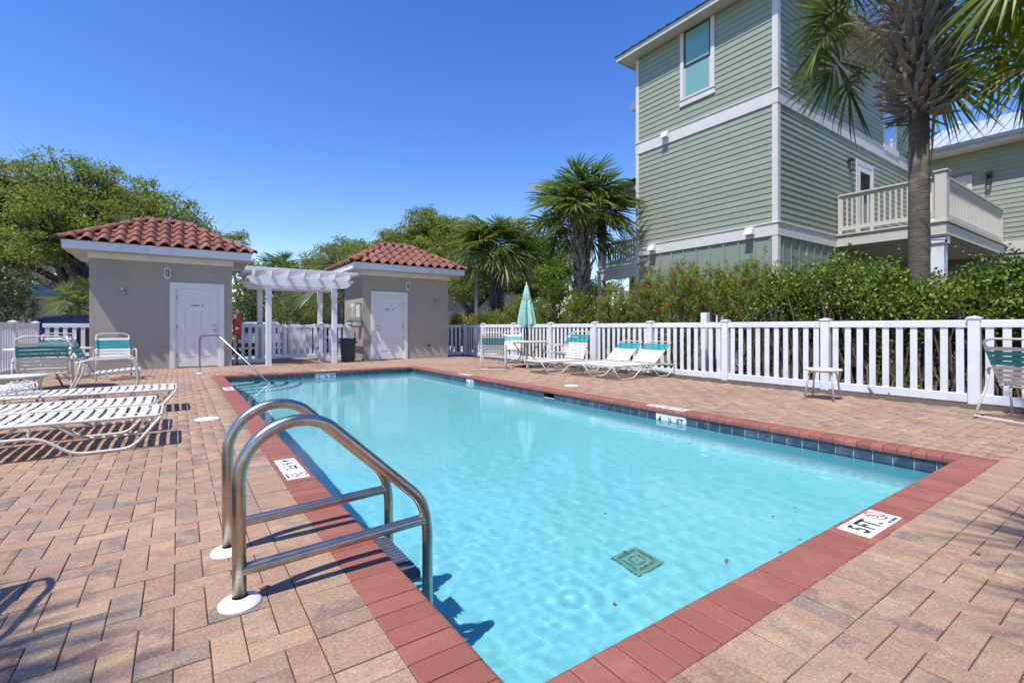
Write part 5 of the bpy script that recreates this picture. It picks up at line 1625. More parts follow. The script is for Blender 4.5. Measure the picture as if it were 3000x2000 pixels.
# ---- palms
def frond_mesh(elev, seed, lp=.9, lb=1.0, mat='frond', nl=46, droop=1.0):
    """one fan frond leaving the trunk at elevation elev (degrees); droop is worked out against the vertical"""
    rng = np.random.default_rng(seed)
    e = R(elev)
    V = []; F = []; 
    def add_strip(pts, ws, side):
        n0 = len(V)
        for p, w, s in zip(pts, ws, side):
            V.append(p+s*w); V.append(p-s*w)
        for k in range(len(pts)-1):
            F.append((n0+2*k, n0+2*k+1, n0+2*k+3, n0+2*k+2))
    # petiole
    pts = []; p = np.array([0., 0, 0]); ang = e
    for k in range(7):
        pts.append(p.copy()); p = p+np.array([math.cos(ang), 0, math.sin(ang)])*lp/6; ang -= R(4.5)*droop
    y = np.array([0, 1., 0])
    add_strip(pts, [.016-.001*k for k in range(7)], [y]*7)
    ups = np.array([-math.sin(ang), 0, math.cos(ang)])
    add_strip([q+ups*0.0 for q in pts], [.009]*7, [ups]*7)
    hub = pts[-1]
    # costa curving down, leaflets either side
    cp = [hub]; ca = [ang]; q = hub.copy()
    for k in range(6):
        ca.append(ca[-1]-R(11)*droop); q = q+np.array([math.cos(ca[-1]), 0, math.sin(ca[-1])])*lb*.06; cp.append(q.copy())
    for k in range(nl):
        s = (k+.5)/nl*2-1                       # -1..1
        a = s*R(128)
        i = int(round((1-abs(s))*6)); o = cp[i]; an = ca[i]
        X = np.array([math.cos(an), 0, math.sin(an)]); Z = np.array([-math.sin(an), 0, math.cos(an)])
        d = X*math.cos(a)+y*math.sin(a)+Z*(.30-.45*abs(s))*.8+rng.normal(size=3)*.05
        d /= np.linalg.norm(d)
        L = lb*(.98-.30*abs(s)**2)*rng.uniform(.9, 1.06)
        sd = np.cross(Z, d); sd /= np.linalg.norm(sd)
        sd = sd*.8+Z*.5*(1 if k % 2 else -1); sd /= np.linalg.norm(sd)
        P_ = []; W_ = []
        g = rng.uniform(.12, .50)*droop
        for j in range(6):
            t = j/5
            P_.append(o+d*L*t+np.array([0, 0, -1.])*L*g*t**2.6); W_.append(.0215*(1-t)**.55*(.45+1.0*min(1, t*2.6))*lb+.0012)
        add_strip(P_, W_, [sd]*6)
    return fast_mesh('frond', V, F, M[mat])
FR = {}
def fronds_for(kind, mat, lp, lb, droop=1.0):
    FR[kind] = {e: [frond_mesh(e, hash((e, j)) % 1000+j, lp, lb, mat, droop=droop) for j in range(2)] for e in (78, 55, 32, 10, -14, -40)}
fronds_for('sabal', 'frond', .66, .84, .62)
fronds_for('long', 'frond', 1.30, .92, .95)
fronds_for('young', 'frond_young', 1.2, 1.0, .95)
fronds_for('silver', 'frond_silver', .7, .9, .6)
BOOT = MB().add([(-.055,0,0),(.055,0,0),(.04,-.012,.22),(-.04,-.012,.22),(-.045,-.03,.0),(.045,-.03,.0),(.03,-.03,.22),(-.03,-.03,.22),(.028,-.015,.40),(-.028,-.015,.38),(-.02,-.03,.38),(.02,-.03,.40)],
    [(0,1,2,3),(4,7,6,5),(0,4,5,1),(3,2,8,9),(7,10,11,6),(0,3,7,4),(1,5,6,2),(3,9,10,7),(2,6,11,8),(9,8,11,10)])
BOOT_ME = {'palm_boot': BOOT.mesh('leaf_base', M['palm_boot']), 'palm_boot_grey': BOOT.mesh('leaf_base', M['palm_boot_grey'])}

def palm(label, base, ztop, r0, r1, seed, n=34, kind='sabal', scale=1.0, boots=None, boot_mat='palm_boot_grey', lean=(0, 0), crown_up=.25, dead=3, low=-.6, group='palms', boot_scale=1.0, ring=True, boot_tilt=30, clear=0):
    rng = np.random.default_rng(seed)
    t = thing('palm_tree', label, 'palm', base, rng.random()*0, group)
    tr = MB(); pts = []; rad = []
    H_ = ztop-base[2]
    for k in range(int(H_/.16)+2):
        z = min(H_, k*.16); s = z/H_
        pts.append((lean[0]*s**1.4, lean[1]*s**1.4, z)); rad.append((r0+(r1-r0)*s)*(1+.35*max(0, .06-s)/.06)*(1+.018*(k % 2)+rng.normal()*.008))
    tr.tube(pts, rad, 16); tr.build('trunk', M['bark_palm'], t, smooth=60)
    top = Vector((lean[0], lean[1], H_))
    if boots:
        z0, z1, nb_, rb = boots
        rbf = (lambda f: rb) if not isinstance(rb, tuple) else (lambda f: rb[0]+(rb[1]-rb[0])*min(1, f/.35)**.7 if f < .35 else rb[1]+(rb[2]-rb[1])*(f-.35)/.65)
        for k in range(nb_):
            f = (k+.5)/nb_; z = z0-base[2]+(z1-z0)*f; s = min(1, z/H_)
            a = k*2.39996+rng.normal()*.08
            rr = (r0+(r1-r0)*s)*rbf(f)
            c = (lean[0]*s**1.4+math.cos(a)*rr, lean[1]*s**1.4+math.sin(a)*rr, z-.1)
            sc_ = rng.uniform(.75, 1.25)*boot_scale
            tl = R(boot_tilt) if boot_tilt < 60 else R(boot_tilt-62*f**.45)
            bm_ = boot_mat if rng.random() < .68 else ('palm_boot_grey' if boot_mat == 'palm_boot' else 'palm_boot')
            obj('leaf_base', BOOT_ME[bm_], t, c, (tl+rng.normal()*(.16 if boot_tilt < 60 else .26), rng.normal()*(.22 if boot_tilt < 60 else .4), a+math.pi/2), (sc_*1.15, sc_, sc_))
    cr = top+Vector((0, 0, crown_up))
    es = np.array([78, 55, 32, 10, -14, -40])
    for k in range(n):
        f = (k+.5)/n
        el = 88-(88-math.degrees(low))*f**1.05
        e = int(es[np.argmin(np.abs(es-el))])
        a = k*2.39996+rng.normal()*.12
        if clear and el < (36 if kind == 'long' else -2) and abs((a-clear+math.pi) % (2*math.pi)-math.pi) < 1.15: continue
        zoff = -.55*scale*f
        o = obj('frond', FR[kind][e][k % 2], t, cr+Vector((math.cos(a)*.10, math.sin(a)*.10, zoff*.6)), (rng.normal()*.42, rng.normal()*.08, a), (scale*rng.uniform(.88, 1.1),)*3)
    # loose fibre below the crown
    fb = rng.normal(size=(260, 3)); fb = unit(fb)*np.array([1, 1, .25])
    P_ = np.array(top)+fb*np.array([r1*.9, r1*.9, .3])+np.array([0, 0, -.05])
    V, F = leaf_faces(P_, fb+np.array([0, 0, -.8]), rdir(260, rng), rng.uniform(.12, .35, 260), .012, 0)
    obj('fibre', fast_mesh('fibre', V, F, M['frond_dry']), t)
    return t
big = palm('big palm with bulging trunk crown of old leaf bases, right of the house corner', (10.3, 2.73, -.05), 6.55, .160, .128, 3, 36, 'long', 1.0, (4.66, 6.6, 290, (1.2, 2.8, 1.9)), 'palm_boot', (0.02, 0), .15, low=-.42, boot_scale=.80, boot_tilt=92, clear=3.40)
# dry seed stalks on the left of the big palm
rng = np.random.default_rng(9)
ss = MB()
for k in range(46):
    a = Vector((-.45+rng.normal()*.22, .45+rng.normal()*.22, 6.3+rng.normal()*.25)); 
    ss.tube([a, a+Vector((rng.normal()*.22-.12, rng.normal()*.22+.08, rng.normal()*.18-.1)), a+Vector((rng.normal()*.3-.2, rng.normal()*.3+.12, -.45+rng.normal()*.2))], [.006, .004, .002], 4)
m_ = 2600
c_ = np.array([-.62, .55, 6.0])+rng.normal(size=(m_, 3))*np.array([.20, .20, .27])
V, F = leaf_faces(c_, rdir(m_, rng, -.4), rdir(m_, rng), rng.uniform(.03, .09, m_), .006, 0)
obj('seed_stalk', ss.mesh('seed_stalk', M['frond_dry']), big)
obj('seed_cluster', fast_mesh('seed_cluster', V, F, M['frond_dry']), big)['kind'] = 'stuff'
palm('tall palm with shaggy trunk just left of the green house', (10.35, 11.05, -.05), 4.45, .20, .18, 4, 52, 'sabal', 1.14, (1.2, 4.5, 150, 1.06), 'palm_boot_grey', (-.03, .0), .25, low=-.30, boot_tilt=22, clear=3.95)
palm('short palm with full round crown behind the right pool house', (*pt(1140, 745, 21.4)[:2], -.05), 4.4, .24, .22, 5, 54, 'sabal', 1.30, (1.4, 4.4, 120, 1.06), 'palm_boot_grey', (0, 0), .25, low=-.25, boot_tilt=20)
palm('palm leaning in at the upper right corner with bright yellow green fronds', (9.9, .42, -.05), 5.5, .20, .17, 6, 28, 'young', .88, None, crown_up=.2, low=-.75)
palm('silvery palm whose fan tips show above the left pool house roof', (*pt(368, 745, 17.6)[:2], -.05), 3.6, .16, .16, 7, 20, 'silver', 1.05, None, crown_up=.1, low=0)
palm('silvery palm behind the left slope of the right pool house roof', (*pt(792, 745, 19.3)[:2], -.05), 2.75, .16, .16, 8, 20, 'silver', 1.15, None, crown_up=.1, low=-.2)
palm('far palm standing above the bushes behind the pergola', (*pt(640, 745, 29)[:2], -.05), 4.3, .2, .2, 9, 26, 'sabal', .95, None, low=-.7)
palm('shaggy palm seen through the right pergola posts', (*pt(725, 745, 25)[:2], -.05), 2.0, .25, .25, 10, 24, 'sabal', .8, (.8, 2.0, 40, 1.05), 'palm_boot', low=-.95)
palm('small palm beside the left wall of the left pool house', (*pt(196, 745, 22)[:2], -.05), 2.1, .18, .18, 11, 22, 'sabal', .85, None, low=-.9)
palm('palm top showing over the rear porch railing', (*pt(1455, 745, 23)[:2], -.05), 4.1, .2, .2, 12, 22, 'sabal', .9, None, low=-.3)
# palms standing outside the picture whose frond shadows fall on the deck
palm('palm beyond the left fence, outside the picture, shading the paving', (-4.55, .95, -.05), 5.2, .2, .17, 13, 26, 'sabal', 1.1, None, low=-.5)
palm('palm behind the camera, outside the picture, shading the near paving', (.6, -2.0, -.05), 5.6, .2, .17, 14, 24, 'sabal', 1.05, None, low=-.4)
palm('palm behind the camera to the right, outside the picture', (5.75, -1.05, -.05), 5.1, .2, .17, 15, 24, 'sabal', 1.1, None, low=-.5)

# ---- leaf litter and weeds in the bed, countless
rng = np.random.default_rng(77)
m_ = 5000
P_ = np.stack([rng.uniform(9.12, 10.6, m_), rng.uniform(-2, 16, m_), rng.uniform(-.045, -.02, m_)], 1)
V, F = leaf_faces(P_, rdir(m_, rng)*np.array([1, 1, .25]), rdir(m_, rng, 3), rng.uniform(.03, .08, m_), rng.uniform(.015, .035, m_))
ll = obj('leaf_litter', fast_mesh('leaf_litter', V, F, M['dead_leaf'])); tag(ll, 'dry fallen leaves scattered on the mulch behind the fence', 'leaf litter', kind='stuff')
m_ = 420
P_ = np.stack([np.minimum(9.0, 9.03-np.abs(rng.normal(size=m_))*.16), rng.uniform(.5, 7.5, m_), np.full(m_, .004)], 1)
V, F = leaf_faces(P_, rdir(m_, rng)*np.array([1, 1, .2]), rdir(m_, rng, 3), rng.uniform(.012, .04, m_), rng.uniform(.008, .02, m_))
lf = obj('fallen_leaves', fast_mesh('fallen_leaves', V, F, M['dead_leaf'])); tag(lf, 'small fallen leaves swept against the foot of the long fence', 'leaf litter', kind='stuff')
# small weeds growing through the fence foot
for k, (x, y, s, lab) in enumerate(((9.27, 4.72, 1.0, 'small weed sprouting at the fence foot near the white post'), (9.25, 2.75, 1.2, 'leafy weed at the fence foot behind the round side table'), (9.26, 2.35, 1.1, 'weed between the pickets right of the round side table'), (9.24, 3.0, 1.4, 'tall weed between the pickets behind the round side table'))):
    bush('weed', lab, (x, y, -.05), [(x, y, .22*s, .10, .14, .24*s)], .075, .55, 60, 'bright_leaf', 300+k, cl=.08, per=6, stems=4, cat='plant')
# ================================================================ pool ladder and handrail
lad = thing('pool_ladder', 'stainless steel pool ladder with two looped rails in the foreground', 'pool ladder', (.2, 2.34, 0))
offl = (.2, 2.34, 0)
def ladder_rail(y):
    p = [(.19, y, -.06), (.185, y, .46)]
    p += [(.40-.215*math.cos(R(a)), y, .46+.215*math.sin(R(a))) for a in range(12, 128, 8)]
    tail = [p[-1], (.905, y, .262)]
    bend = fillet([p[-1], (.935, y, .245), (.965, y, .12), (.965, y, -.4)], .10, 6)
    pts = p+list(bend[1:])+[(.965, y, -.62)]
    return pts
for y in (2.09, 2.60):
    rl = MB(offl).tube(ladder_rail(y), .0245, 18).build('rail', M['steel'], lad, smooth='all')
    MB(offl).tube([(.19, y, .125), (.955, y, .150)], .0235, 16).build('brace', M['steel'], lad, smooth=True)
    ec = MB(offl).lathe([(.028, .028), (.04, .026), (.068, .014), (.074, .006), (.074, 0)], 32, Matrix.Translation((.19, y, .0)), cap=False); ec.build('escutcheon', M['escutcheon'], lad, smooth=30)
M['tread'] = surf('tread', (.10, .115, .14), (.07, .08, .11), 30, .5)
for z in (-.10, -.40):
    st = MB(offl).bbox((.86, 2.115, z-.05), (.945, 2.575, z), .008).build('tread', M['tread'], lad)
    gr = MB(offl)
    for k in range(14): gr.box((.865, 2.125+.032*k, z+.0005), (.94, 2.141+.032*k, z+.003))
    gr = gr.build('grip', M['tread'], st); gr['kind'] = 'stuff'
hr = thing('handrail', 'slim stainless handrail leading down the entry steps', 'handrail', (.386, 13.05, 0))
offh = (.386, 13.05, 0)
dv = Vector((1.21, -1.6, 0)).normalized(); b0 = Vector((.386, 13.05, 0))
hp = [b0, b0+Vector((0, 0, .86)), b0+dv*.55+Vector((0, 0, .88)), b0+dv*2.02+Vector((0, 0, -.16)), b0+dv*2.15+Vector((0, 0, -.24)), b0+dv*2.15+Vector((0, 0, -.8))]
MB(offh).tube(fillet(hp, .10, 6), .019, 12).build('rail', M['rail_steel'], hr, smooth='all')
MB(offh).lathe([(.024, .03), (.06, .012), (.062, 0)], 20, Matrix.Translation(b0), cap=False).build('escutcheon', M['escutcheon'], hr, smooth=30)

# ================================================================ strap furniture
def strap(mb_len, w, r, wrap=True):
    """strap running along y, wrapped round a tube of radius r at either end (tube centres at +-mb_len/2)"""
    h = mb_len/2; pts = []
    if wrap:
        for a in range(-150, 91, 40): pts.append((h+(r+.003)*math.cos(R(a)), (r+.003)*math.sin(R(a))))
        pts = [(y, z) for y, z in pts]
        sag = -.006
        mid = [(h*.5, r+.003+sag), (0, r+.003+sag*1.6), (-h*.5, r+.003+sag)]
        other = [(-y, z) for y, z in reversed(pts)]
        path = pts+mid+other
    V = []; F = []
    for y, z in path: V += [(-w/2, y, z), (w/2, y, z)]
    n = len(path)
    # thin underside
    for y, z in path:
        L = math.hypot(max(0, abs(y)-h), z) or 1
        V += [(-w/2, y*(1-.004/h) if abs(y) > h*.9 else y, z-.003), (w/2, y*(1-.004/h) if abs(y) > h*.9 else y, z-.003)]
    for k in range(n-1):
        F.append((2*k, 2*k+1, 2*k+3, 2*k+2)); o = 2*n
        F.append((o+2*k, o+2*k+2, o+2*k+3, o+2*k+1))
        F.append((2*k, 2*k+2, o+2*k+2, o+2*k)); F.append((2*k+1, o+2*k+1, o+2*k+3, 2*k+3))
    return MB().add(V, F)
def strap_mesh(L, w, r, mat): return strap(L, w, r).mesh('strap', mat, smooth=40)

TR = .0128
def make_chair():
    """faces +x; straps across y"""
    t = thing('pool_chair', 'x', 'chair')
    hw = .262
    S_w = strap_mesh(2*hw, .046, TR, M['strap_white']); S_t = strap_mesh(2*hw, .050, TR, M['strap_teal'])
    # back frame: from the rear of the seat, leaning back
    bl = Vector((-.30, 0, .90)) - Vector((-.06, 0, .38)); 
    A = lambda y, s: (-.06-.24*s, y, .38+.52*s)
    bk = [A(-hw, -.05), A(-hw, .9), A(-hw, .97), (-.315, -hw+.08, .925), (-.315, hw-.08, .925), A(hw, .97), A(hw, .9), A(hw, -.05)]
    MB().tube(fillet(bk, .07, 5), TR, 8).build('back_frame', M['frame_ivory'], t, smooth='all')
    st = [(-.08, -hw, .385), (.42, -hw, .43), (.47, -hw, .43), (.47, hw, .43), (.42, hw, .43), (-.08, hw, .385)]
    MB().tube(fillet(st, .05, 4), TR, 8).build('seat_frame', M['frame_ivory'], t, smooth='all')
    aw = hw+.045
    for s in (-1, 1):
        # arm loop: front leg up, over, down to the rear leg
        pth = [(.40, s*aw, .015), (.46, s*aw, .34), (.40, s*aw, .62), (-.10, s*aw, .60), (-.20, s*aw, .56)]
        MB().tube(fillet(pth, .09, 5), TR, 8).build('arm', M['frame_ivory'], t, smooth='all')
        pth = [(.05, s*aw, .60), (-.12, s*aw, .38), (-.34, s*aw, .015)]
        MB().tube(fillet([(-.16, s*aw, .585), (-.20, s*aw, .36), (-.36, s*aw, .015)], .08, 4), TR, 8).build('leg', M['frame_ivory'], t, smooth='all')
    MB().tube([(-.36, -aw, .03), (-.36, aw, .03)], TR*.9, 8).build('rear_stretcher', M['frame_ivory'], t, smooth=True)
    MB().tube([(.10, -aw, .36), (.10, aw, .36)], TR*.9, 8).build('cross_bar', M['frame_ivory'], t, smooth=True)
    ang = math.atan2(.52, -.24)
    for k in range(8):
        s = .10+.80*k/7.6
        p = A(0, s)
        o = obj('strap', S_t if k in (4, 5, 6) else S_w, t, p, (0, -(ang), 0))
    for k in range(7):
        x = -.02+.071*k
        obj('strap', S_w, t, (x, 0, .39+.045*(x+.08)/.5+.0), (0, -.08, 0))
    return t
chair0 = make_chair()
chair_used = [False]
def place_chair(x, y, face, label, group):
    """face: heading in degrees of the direction the sitter looks"""
    if not chair_used[0]:
        chair_used[0] = True; c = chair0; c.location = (x, y, 0); c.rotation_euler = (0, 0, R(face)); c['label'] = label
    else: c = copy_tree(chair0, (x, y, 0), R(face), label=label)
    c['group'] = group
    return c
GL, GR_ = 'strap chairs by the left table', 'strap chairs on the right deck'
place_chair(-1.64, 9.75, 96, 'strap chair at the left table seen from behind, nearest the camera', GL)
place_chair(-.95, 9.0, 2, 'strap chair turned sideways between the left table and the loungers', GL)
place_chair(-1.08, 12.6, -80, 'strap chair facing the camera in front of the left pool house wall', GL)
place_chair(-2.05, 13.6, -80, 'strap chair half hidden behind the left table', GL)
place_chair(6.52, 10.2, 54, 'strap chair at the right table with its back to the camera', GR_)
place_chair(8.15, 11.75, 228, 'strap chair behind the right table close to the fence', GR_)
place_chair(8.18, 9.42, 165, 'strap chair hidden partly by the upright lounger', GR_)
place_chair(7.74, 1.06, -28, 'strap chair at the right edge seen from behind', GR_)
place_chair(8.55, .92, 170, 'strap chair at the right edge behind the other chair', GR_)
place_chair(-1.22, 2.40, 170, 'strap chair outside the picture casting its shadow at lower left', GL)

def make_lounger(back):
    """foot end at x=0, head at x=1.93; back angle in degrees"""
    t = thing('sun_lounger', 'x', 'sun lounger')
    hw = .322; z = .278; hinge = 1.22; L = 1.93
    S_w = strap_mesh(2*hw, .055, TR, M['strap_white']); S_t = strap_mesh(2*hw, .055, TR, M['strap_teal'])
    fr = [(hinge+.03, -hw, z), (.06, -hw, z), (0, -hw+.0, z), (0, hw, z), (.06, hw, z), (hinge+.03, hw, z)]
    MB().tube(fillet(fr, .05, 4), TR, 8).build('seat_frame', M['frame_ivory'], t, smooth='all')
    ca, sa = math.cos(R(back)), math.sin(R(back))
    bl = L-hinge
    Bp = lambda y, s: (hinge+ca*s, y, z+sa*s)
    hwb = hw-.0
    bf = [Bp(-hwb, 0), Bp(-hwb, bl-.12), Bp(-hwb, bl), Bp(hwb, bl), Bp(hwb, bl-.12), Bp(hwb, 0)]
    MB().tube(fillet(bf, .07, 5), TR, 8).build('back_frame', M['frame_ivory'], t, smooth='all')
    low = .015
    for s in (-1, 1):
        y = s*(hw+.012)
        path = [(.0, y, z-.01), (.20, y, low), (.58, y, low), (.78, y, .175), (1.18, y, .175), (1.36, y, low), (1.66, y, low), (1.86, y, z-.05)]
        MB().tube(fillet(path, .085, 5), TR, 8).build('side_runner', M['frame_ivory'], t, smooth='all')
        for x in (.84, 1.10): MB().tube([(x, y, .175), (x, s*hw, z)], TR*.8, 6).build('spacer', M['frame_ivory'], t, smooth=True)
        MB().tube(fillet([(hinge, s*hw, z), (1.72, s*hw, z-.005), (1.86, y, z-.05)], .05, 3), TR, 8).build('rear_rail', M['frame_ivory'], t, smooth='all')
    MB().tube([(1.86, -hw-.012, z-.05), (1.86, hw+.012, z-.05)], TR, 8).build('rear_bar', M['frame_ivory'], t, smooth=True)
    for x in (.45, .95): MB().tube([(x, -hw, z-.045), (x, hw, z-.045)], TR*.85, 8).build('cross_bar', M['frame_ivory'], t, smooth=True)
    if back > 12:
        q = Bp(0, bl*.55)
        for s in (-1, 1): MB().tube([(q[0], s*(hw-.04), q[2]), (min(1.80, q[0]+.22), s*(hw-.04), z-.03)], TR*.7, 6).build('back_strut', M['frame_ivory'], t, smooth=True)
    n = 15
    for k in range(n): obj('strap', S_w, t, (.055+(hinge-.075)*k/(n-1), 0, z))
    m = 9
    for k in range(m):
        s = .06+(bl-.17)*k/(m-1)
        obj('strap', S_t if (k in (6, 7, 8) and back > 12) else S_w, t, Bp(0, s), (0, -R(back), 0))
    return t
flat0 = make_lounger(0); up0 = make_lounger(72); half0 = make_lounger(40)
LGL, LGR = 'flat loungers on the left deck', 'loungers with raised backs on the right deck'
def place(o, x, y, rz, label, group): o.location = (x, y, 0); o.rotation_euler = (0, 0, R(rz)); o['label'] = label; o['group'] = group
place(flat0, -.13, 5.58, 180, 'flat white strap lounger nearest the camera on the left deck', LGL)
l2 = copy_tree(flat0, (-.21, 6.38, 0), R(180), label='flat white strap lounger in the middle of the three on the left'); l2['group'] = LGL
l3 = copy_tree(flat0, (-.03, 7.67, 0), R(180.5), label='flat white strap lounger carrying the rolled white canvas bundle'); l3['group'] = LGL
place(up0, 6.62, 8.70, -2, 'lounger with its back nearly upright beside the right table', LGR)
place(half0, 6.98, 7.72, -3, 'half reclined lounger in the middle of the three on the right', LGR)
l5 = copy_tree(half0, (7.02, 6.95, 0), R(-2), label='half reclined lounger nearest the camera of the three on the right'); l5['group'] = LGR

# tables
def round_table(x, y, r, h, label, name='side_table', cat='table', legs=4, rz=0, hole=False):
    t = thing(name, label, cat, (x, y, 0), rz)
    MB().lathe([(.01, h-.028), (r-.02, h-.030), (r, h-.022), (r, h-.008), (r-.012, h), (.01, h+.001)], 40).build('table_top', M['table_ivory'], t, smooth=35)
    for k in range(legs):
        a = 2*math.pi*(k+.5)/legs; c, s = math.cos(a), math.sin(a)
        MB().tube(fillet([(c*r*.45, s*r*.45, h-.045), (c*r*.80, s*r*.80, h-.05), (c*r*1.06, s*r*1.06, .008)], .05, 4), .0135, 8).build('leg', M['frame_ivory'], t, smooth='all')
    MB().tube([(math.cos(2*math.pi*k/24)*r*.6, math.sin(2*math.pi*k/24)*r*.6, h-.042) for k in range(24)], .010, 6, closed=True).build('support_ring', M['frame_ivory'], t, smooth='all')
    return t
round_table(7.76, 3.17, .245, .45, 'small round ivory side table alone by the right fence', rz=R(8))
round_table(-1.62, 8.40, .25, .46, 'small round ivory side table behind the left loungers', rz=R(20))
def dining_table(x, y, r, h, label, rz):
    t = thing('round_table', label, 'table', (x, y, 0), rz)
    MB().lathe([(.01, h-.028), (r-.02, h-.030), (r, h-.022), (r, h-.008), (r-.012, h), (.01, h+.001)], 48).build('table_top', M['table_ivory'], t, smooth=35)
    for k in range(4):
        a = 2*math.pi*(k+.5)/4; c, s = math.cos(a), math.sin(a)
        p = [(c*r*.60, s*r*.60, h-.04), (c*.16, s*.16, h*.55), (c*.16, s*.16, h*.40), (c*r*.72, s*r*.72, .012)]
        MB().tube(fillet(p, .14, 6), .0165, 8).build('leg', M['frame_ivory'], t, smooth='all')
    for z_, rr in ((h*.47, .165), (h-.045, r*.62)):
        MB().tube([(math.cos(2*math.pi*k/24)*rr, math.sin(2*math.pi*k/24)*rr, z_) for k in range(24)], .011, 6, closed=True).build('support_ring', M['frame_ivory'], t, smooth='all')
    return t
dining_table(-1.82, 11.25, .56, .70, 'round ivory dining table among the left chairs', R(30))
dining_table(7.52, 10.15, .57, .70, 'round ivory dining table holding the folded umbrella', R(10))

# folded umbrella
um = thing('folded_umbrella', 'folded pale teal patterned umbrella standing in the right table', 'umbrella', (7.56, 10.2, 0))
MB().lathe([(.10, 0), (.14, .02), (.14, .05), (.03, .07), (.022, .075), (.022, 1.2)], 14).build('pole', M['black_iron'], um, smooth=30)
rng = np.random.default_rng(3)
cm = MB(); n = 32; prof = [(1.10, .225), (1.20, .235), (1.40, .205), (1.62, .165), (1.80, .125), (1.84, .10), (1.90, .115), (2.02, .085), (2.15, .045), (2.20, .012)]
vs = []; fs = []
for i, (z, r) in enumerate(prof):
    for k in range(n):
        a = 2*math.pi*k/n
        fold = .78+.30*math.cos(8*a+.35*i*.3)*(.6 if i > 4 else 1)*(1-.3*i/len(prof))
        zz = z + (.05*math.cos(8*a)+.02*math.sin(3*a) if i == 0 else 0)
        vs.append((r*fold*math.cos(a), r*fold*math.sin(a), zz))
for i in range(len(prof)-1):
    for k in range(n):
        l = (k+1) % n; fs.append((i*n+k, i*n+l, (i+1)*n+l, (i+1)*n+k))
fs.append(tuple((len(prof)-1)*n+k for k in range(n)))
mu, nt, b = _nodes('umbrella_cloth')
tc = N(nt, 'ShaderNodeTexCoord'); vo = N(nt, 'ShaderNodeTexVoronoi', Scale=9.0); nt.links.new(tc.outputs['Object'], vo.inputs['Vector'])
nz = N(nt, 'ShaderNodeTexNoise', Scale=26.0, Detail=3.0); nt.links.new(tc.outputs['Object'], nz.inputs['Vector'])
f1 = ramp(nt, vo.outputs['Distance'], [(.10, (1, 1, 1)), (.22, (0, 0, 0))]); f2 = ramp(nt, nz.outputs[0], [(.48, (0, 0, 0)), (.56, (1, 1, 1))])
cc = mixc(nt, f2, (.30, .52, .45), (.42, .62, .55)); mm = mixc(nt, 1.0, f1, f2, 'MULTIPLY'); cc = mixc(nt, mm, cc, (.06, .26, .38)); nt.links.new(cc, b.inputs['Base Color']); b.inputs['Roughness'].default_value = .85
cm.add(vs, fs).build('canopy', mu, um, smooth=60)
MB().tube([(.122*math.cos(2*math.pi*k/20), .122*math.sin(2*math.pi*k/20), 1.835) for k in range(20)], .012, 6, closed=True).build('tie_strap', mu, um)
MB().lathe([(.014, 2.19), (.02, 2.23), (.004, 2.26)], 10).build('finial', M['frame_ivory'], um)

# rolled canvas bundle with cord on the third lounger
rb = thing('rolled_canvas', 'rolled white canvas bundle tied with white cord on the third lounger', 'canvas roll', (-1.86, 7.67, .302))
cv = MB(); n = 18; vs = []; fs = []; m = 16
for i in range(m+1):
    s = i/m; x = -.75+1.2*s
    r = .064*(.75+.25*math.sin(math.pi*min(1, s*1.6+.1)))*(1 if s < .9 else 1-(s-.9)*4.5)
    for k in range(n):
        a = 2*math.pi*k/n; w = r*(1+.10*math.cos(5*a+2.2*s)+.05*math.sin(9*a+6*s))
        vs.append((x, math.cos(a)*w*1.25+.02*math.sin(5*s), max(-.064, math.sin(a)*w*.95)+.064-.006))
for i in range(m):
    for k in range(n):
        l = (k+1) % n; fs.append((i*n+k, i*n+l, (i+1)*n+l, (i+1)*n+k))
fs.append(tuple(range(n))); fs.append(tuple(m*n+k for k in range(n)))
cv.add(vs, fs).build('canvas', M['canvas_white'], rb, smooth=50)
rng = np.random.default_rng(12)
cord = []
for k in range(90):
    a = k*.42; rr = .10+.05*math.sin(k*.37)
    cord.append((.40+rr*math.cos(a)*.9+.02*rng.normal()*.5, rr*math.sin(a)*1.2, .02+.07*math.sin(a*.5+k*.05)**2+.0006*k))
MB().tube(cord, .0055, 5, caps=True).build('cord', M['rope_white'], rb, smooth='all')
MB().tube([(-.1+.02*math.sin(a*2), .095*math.cos(a), .066+.082*math.sin(a)) for a in np.linspace(0, 2*math.pi, 20, endpoint=False)], .006, 5, closed=True).build('tie', M['rope_white'], rb, smooth='all')
MB().tube([(.30, -.10, .10), (.28, -.18, .03), (.26, -.27, -.005), (.25, -.325, -.12), (.28, -.36, -.28)], .0055, 5).build('cord_end', M['rope_white'], rb, smooth='all')
MB().tube([(-.05, -.12, .10), (-.02, -.20, .04), (.0, -.28, -.005), (.02, -.33, -.12), (.08, -.38, -.24)], .0055, 5).build('cord_end', M['rope_white'], rb, smooth='all')

# trash can
tb = thing('trash_can', 'dark green trash can with blue rim beside the right pergola post', 'trash can', (4.27, 15.02, 0))
MB().lathe([(.17, .0), (.185, .01), (.235, .66), (.25, .665), (.25, .70), (.238, .70), (.225, .68), (.16, .05)], 28, cap=False).build('bin', M['bin_green'], tb, smooth=30)
MB().lathe([(.16, .02), (.17, .021)], 20).build('bin_bottom', M['bin_green'], tb)
lidr = MB(); 
lidr.tube([(.248*math.cos(2*math.pi*k/32), .248*math.sin(2*math.pi*k/32), .705+.008*math.sin(k*1.7)+.006*math.cos(k*.9)) for k in range(32)], .014, 6, closed=True).build('bag_rim', M['lid_blue'], tb, smooth='all')
for s in (-1, 1): MB().bbox((s*.25-.03, -.07, .57), (s*.25+.03, .07, .63), .012).build('handle', M['bin_green'], tb)

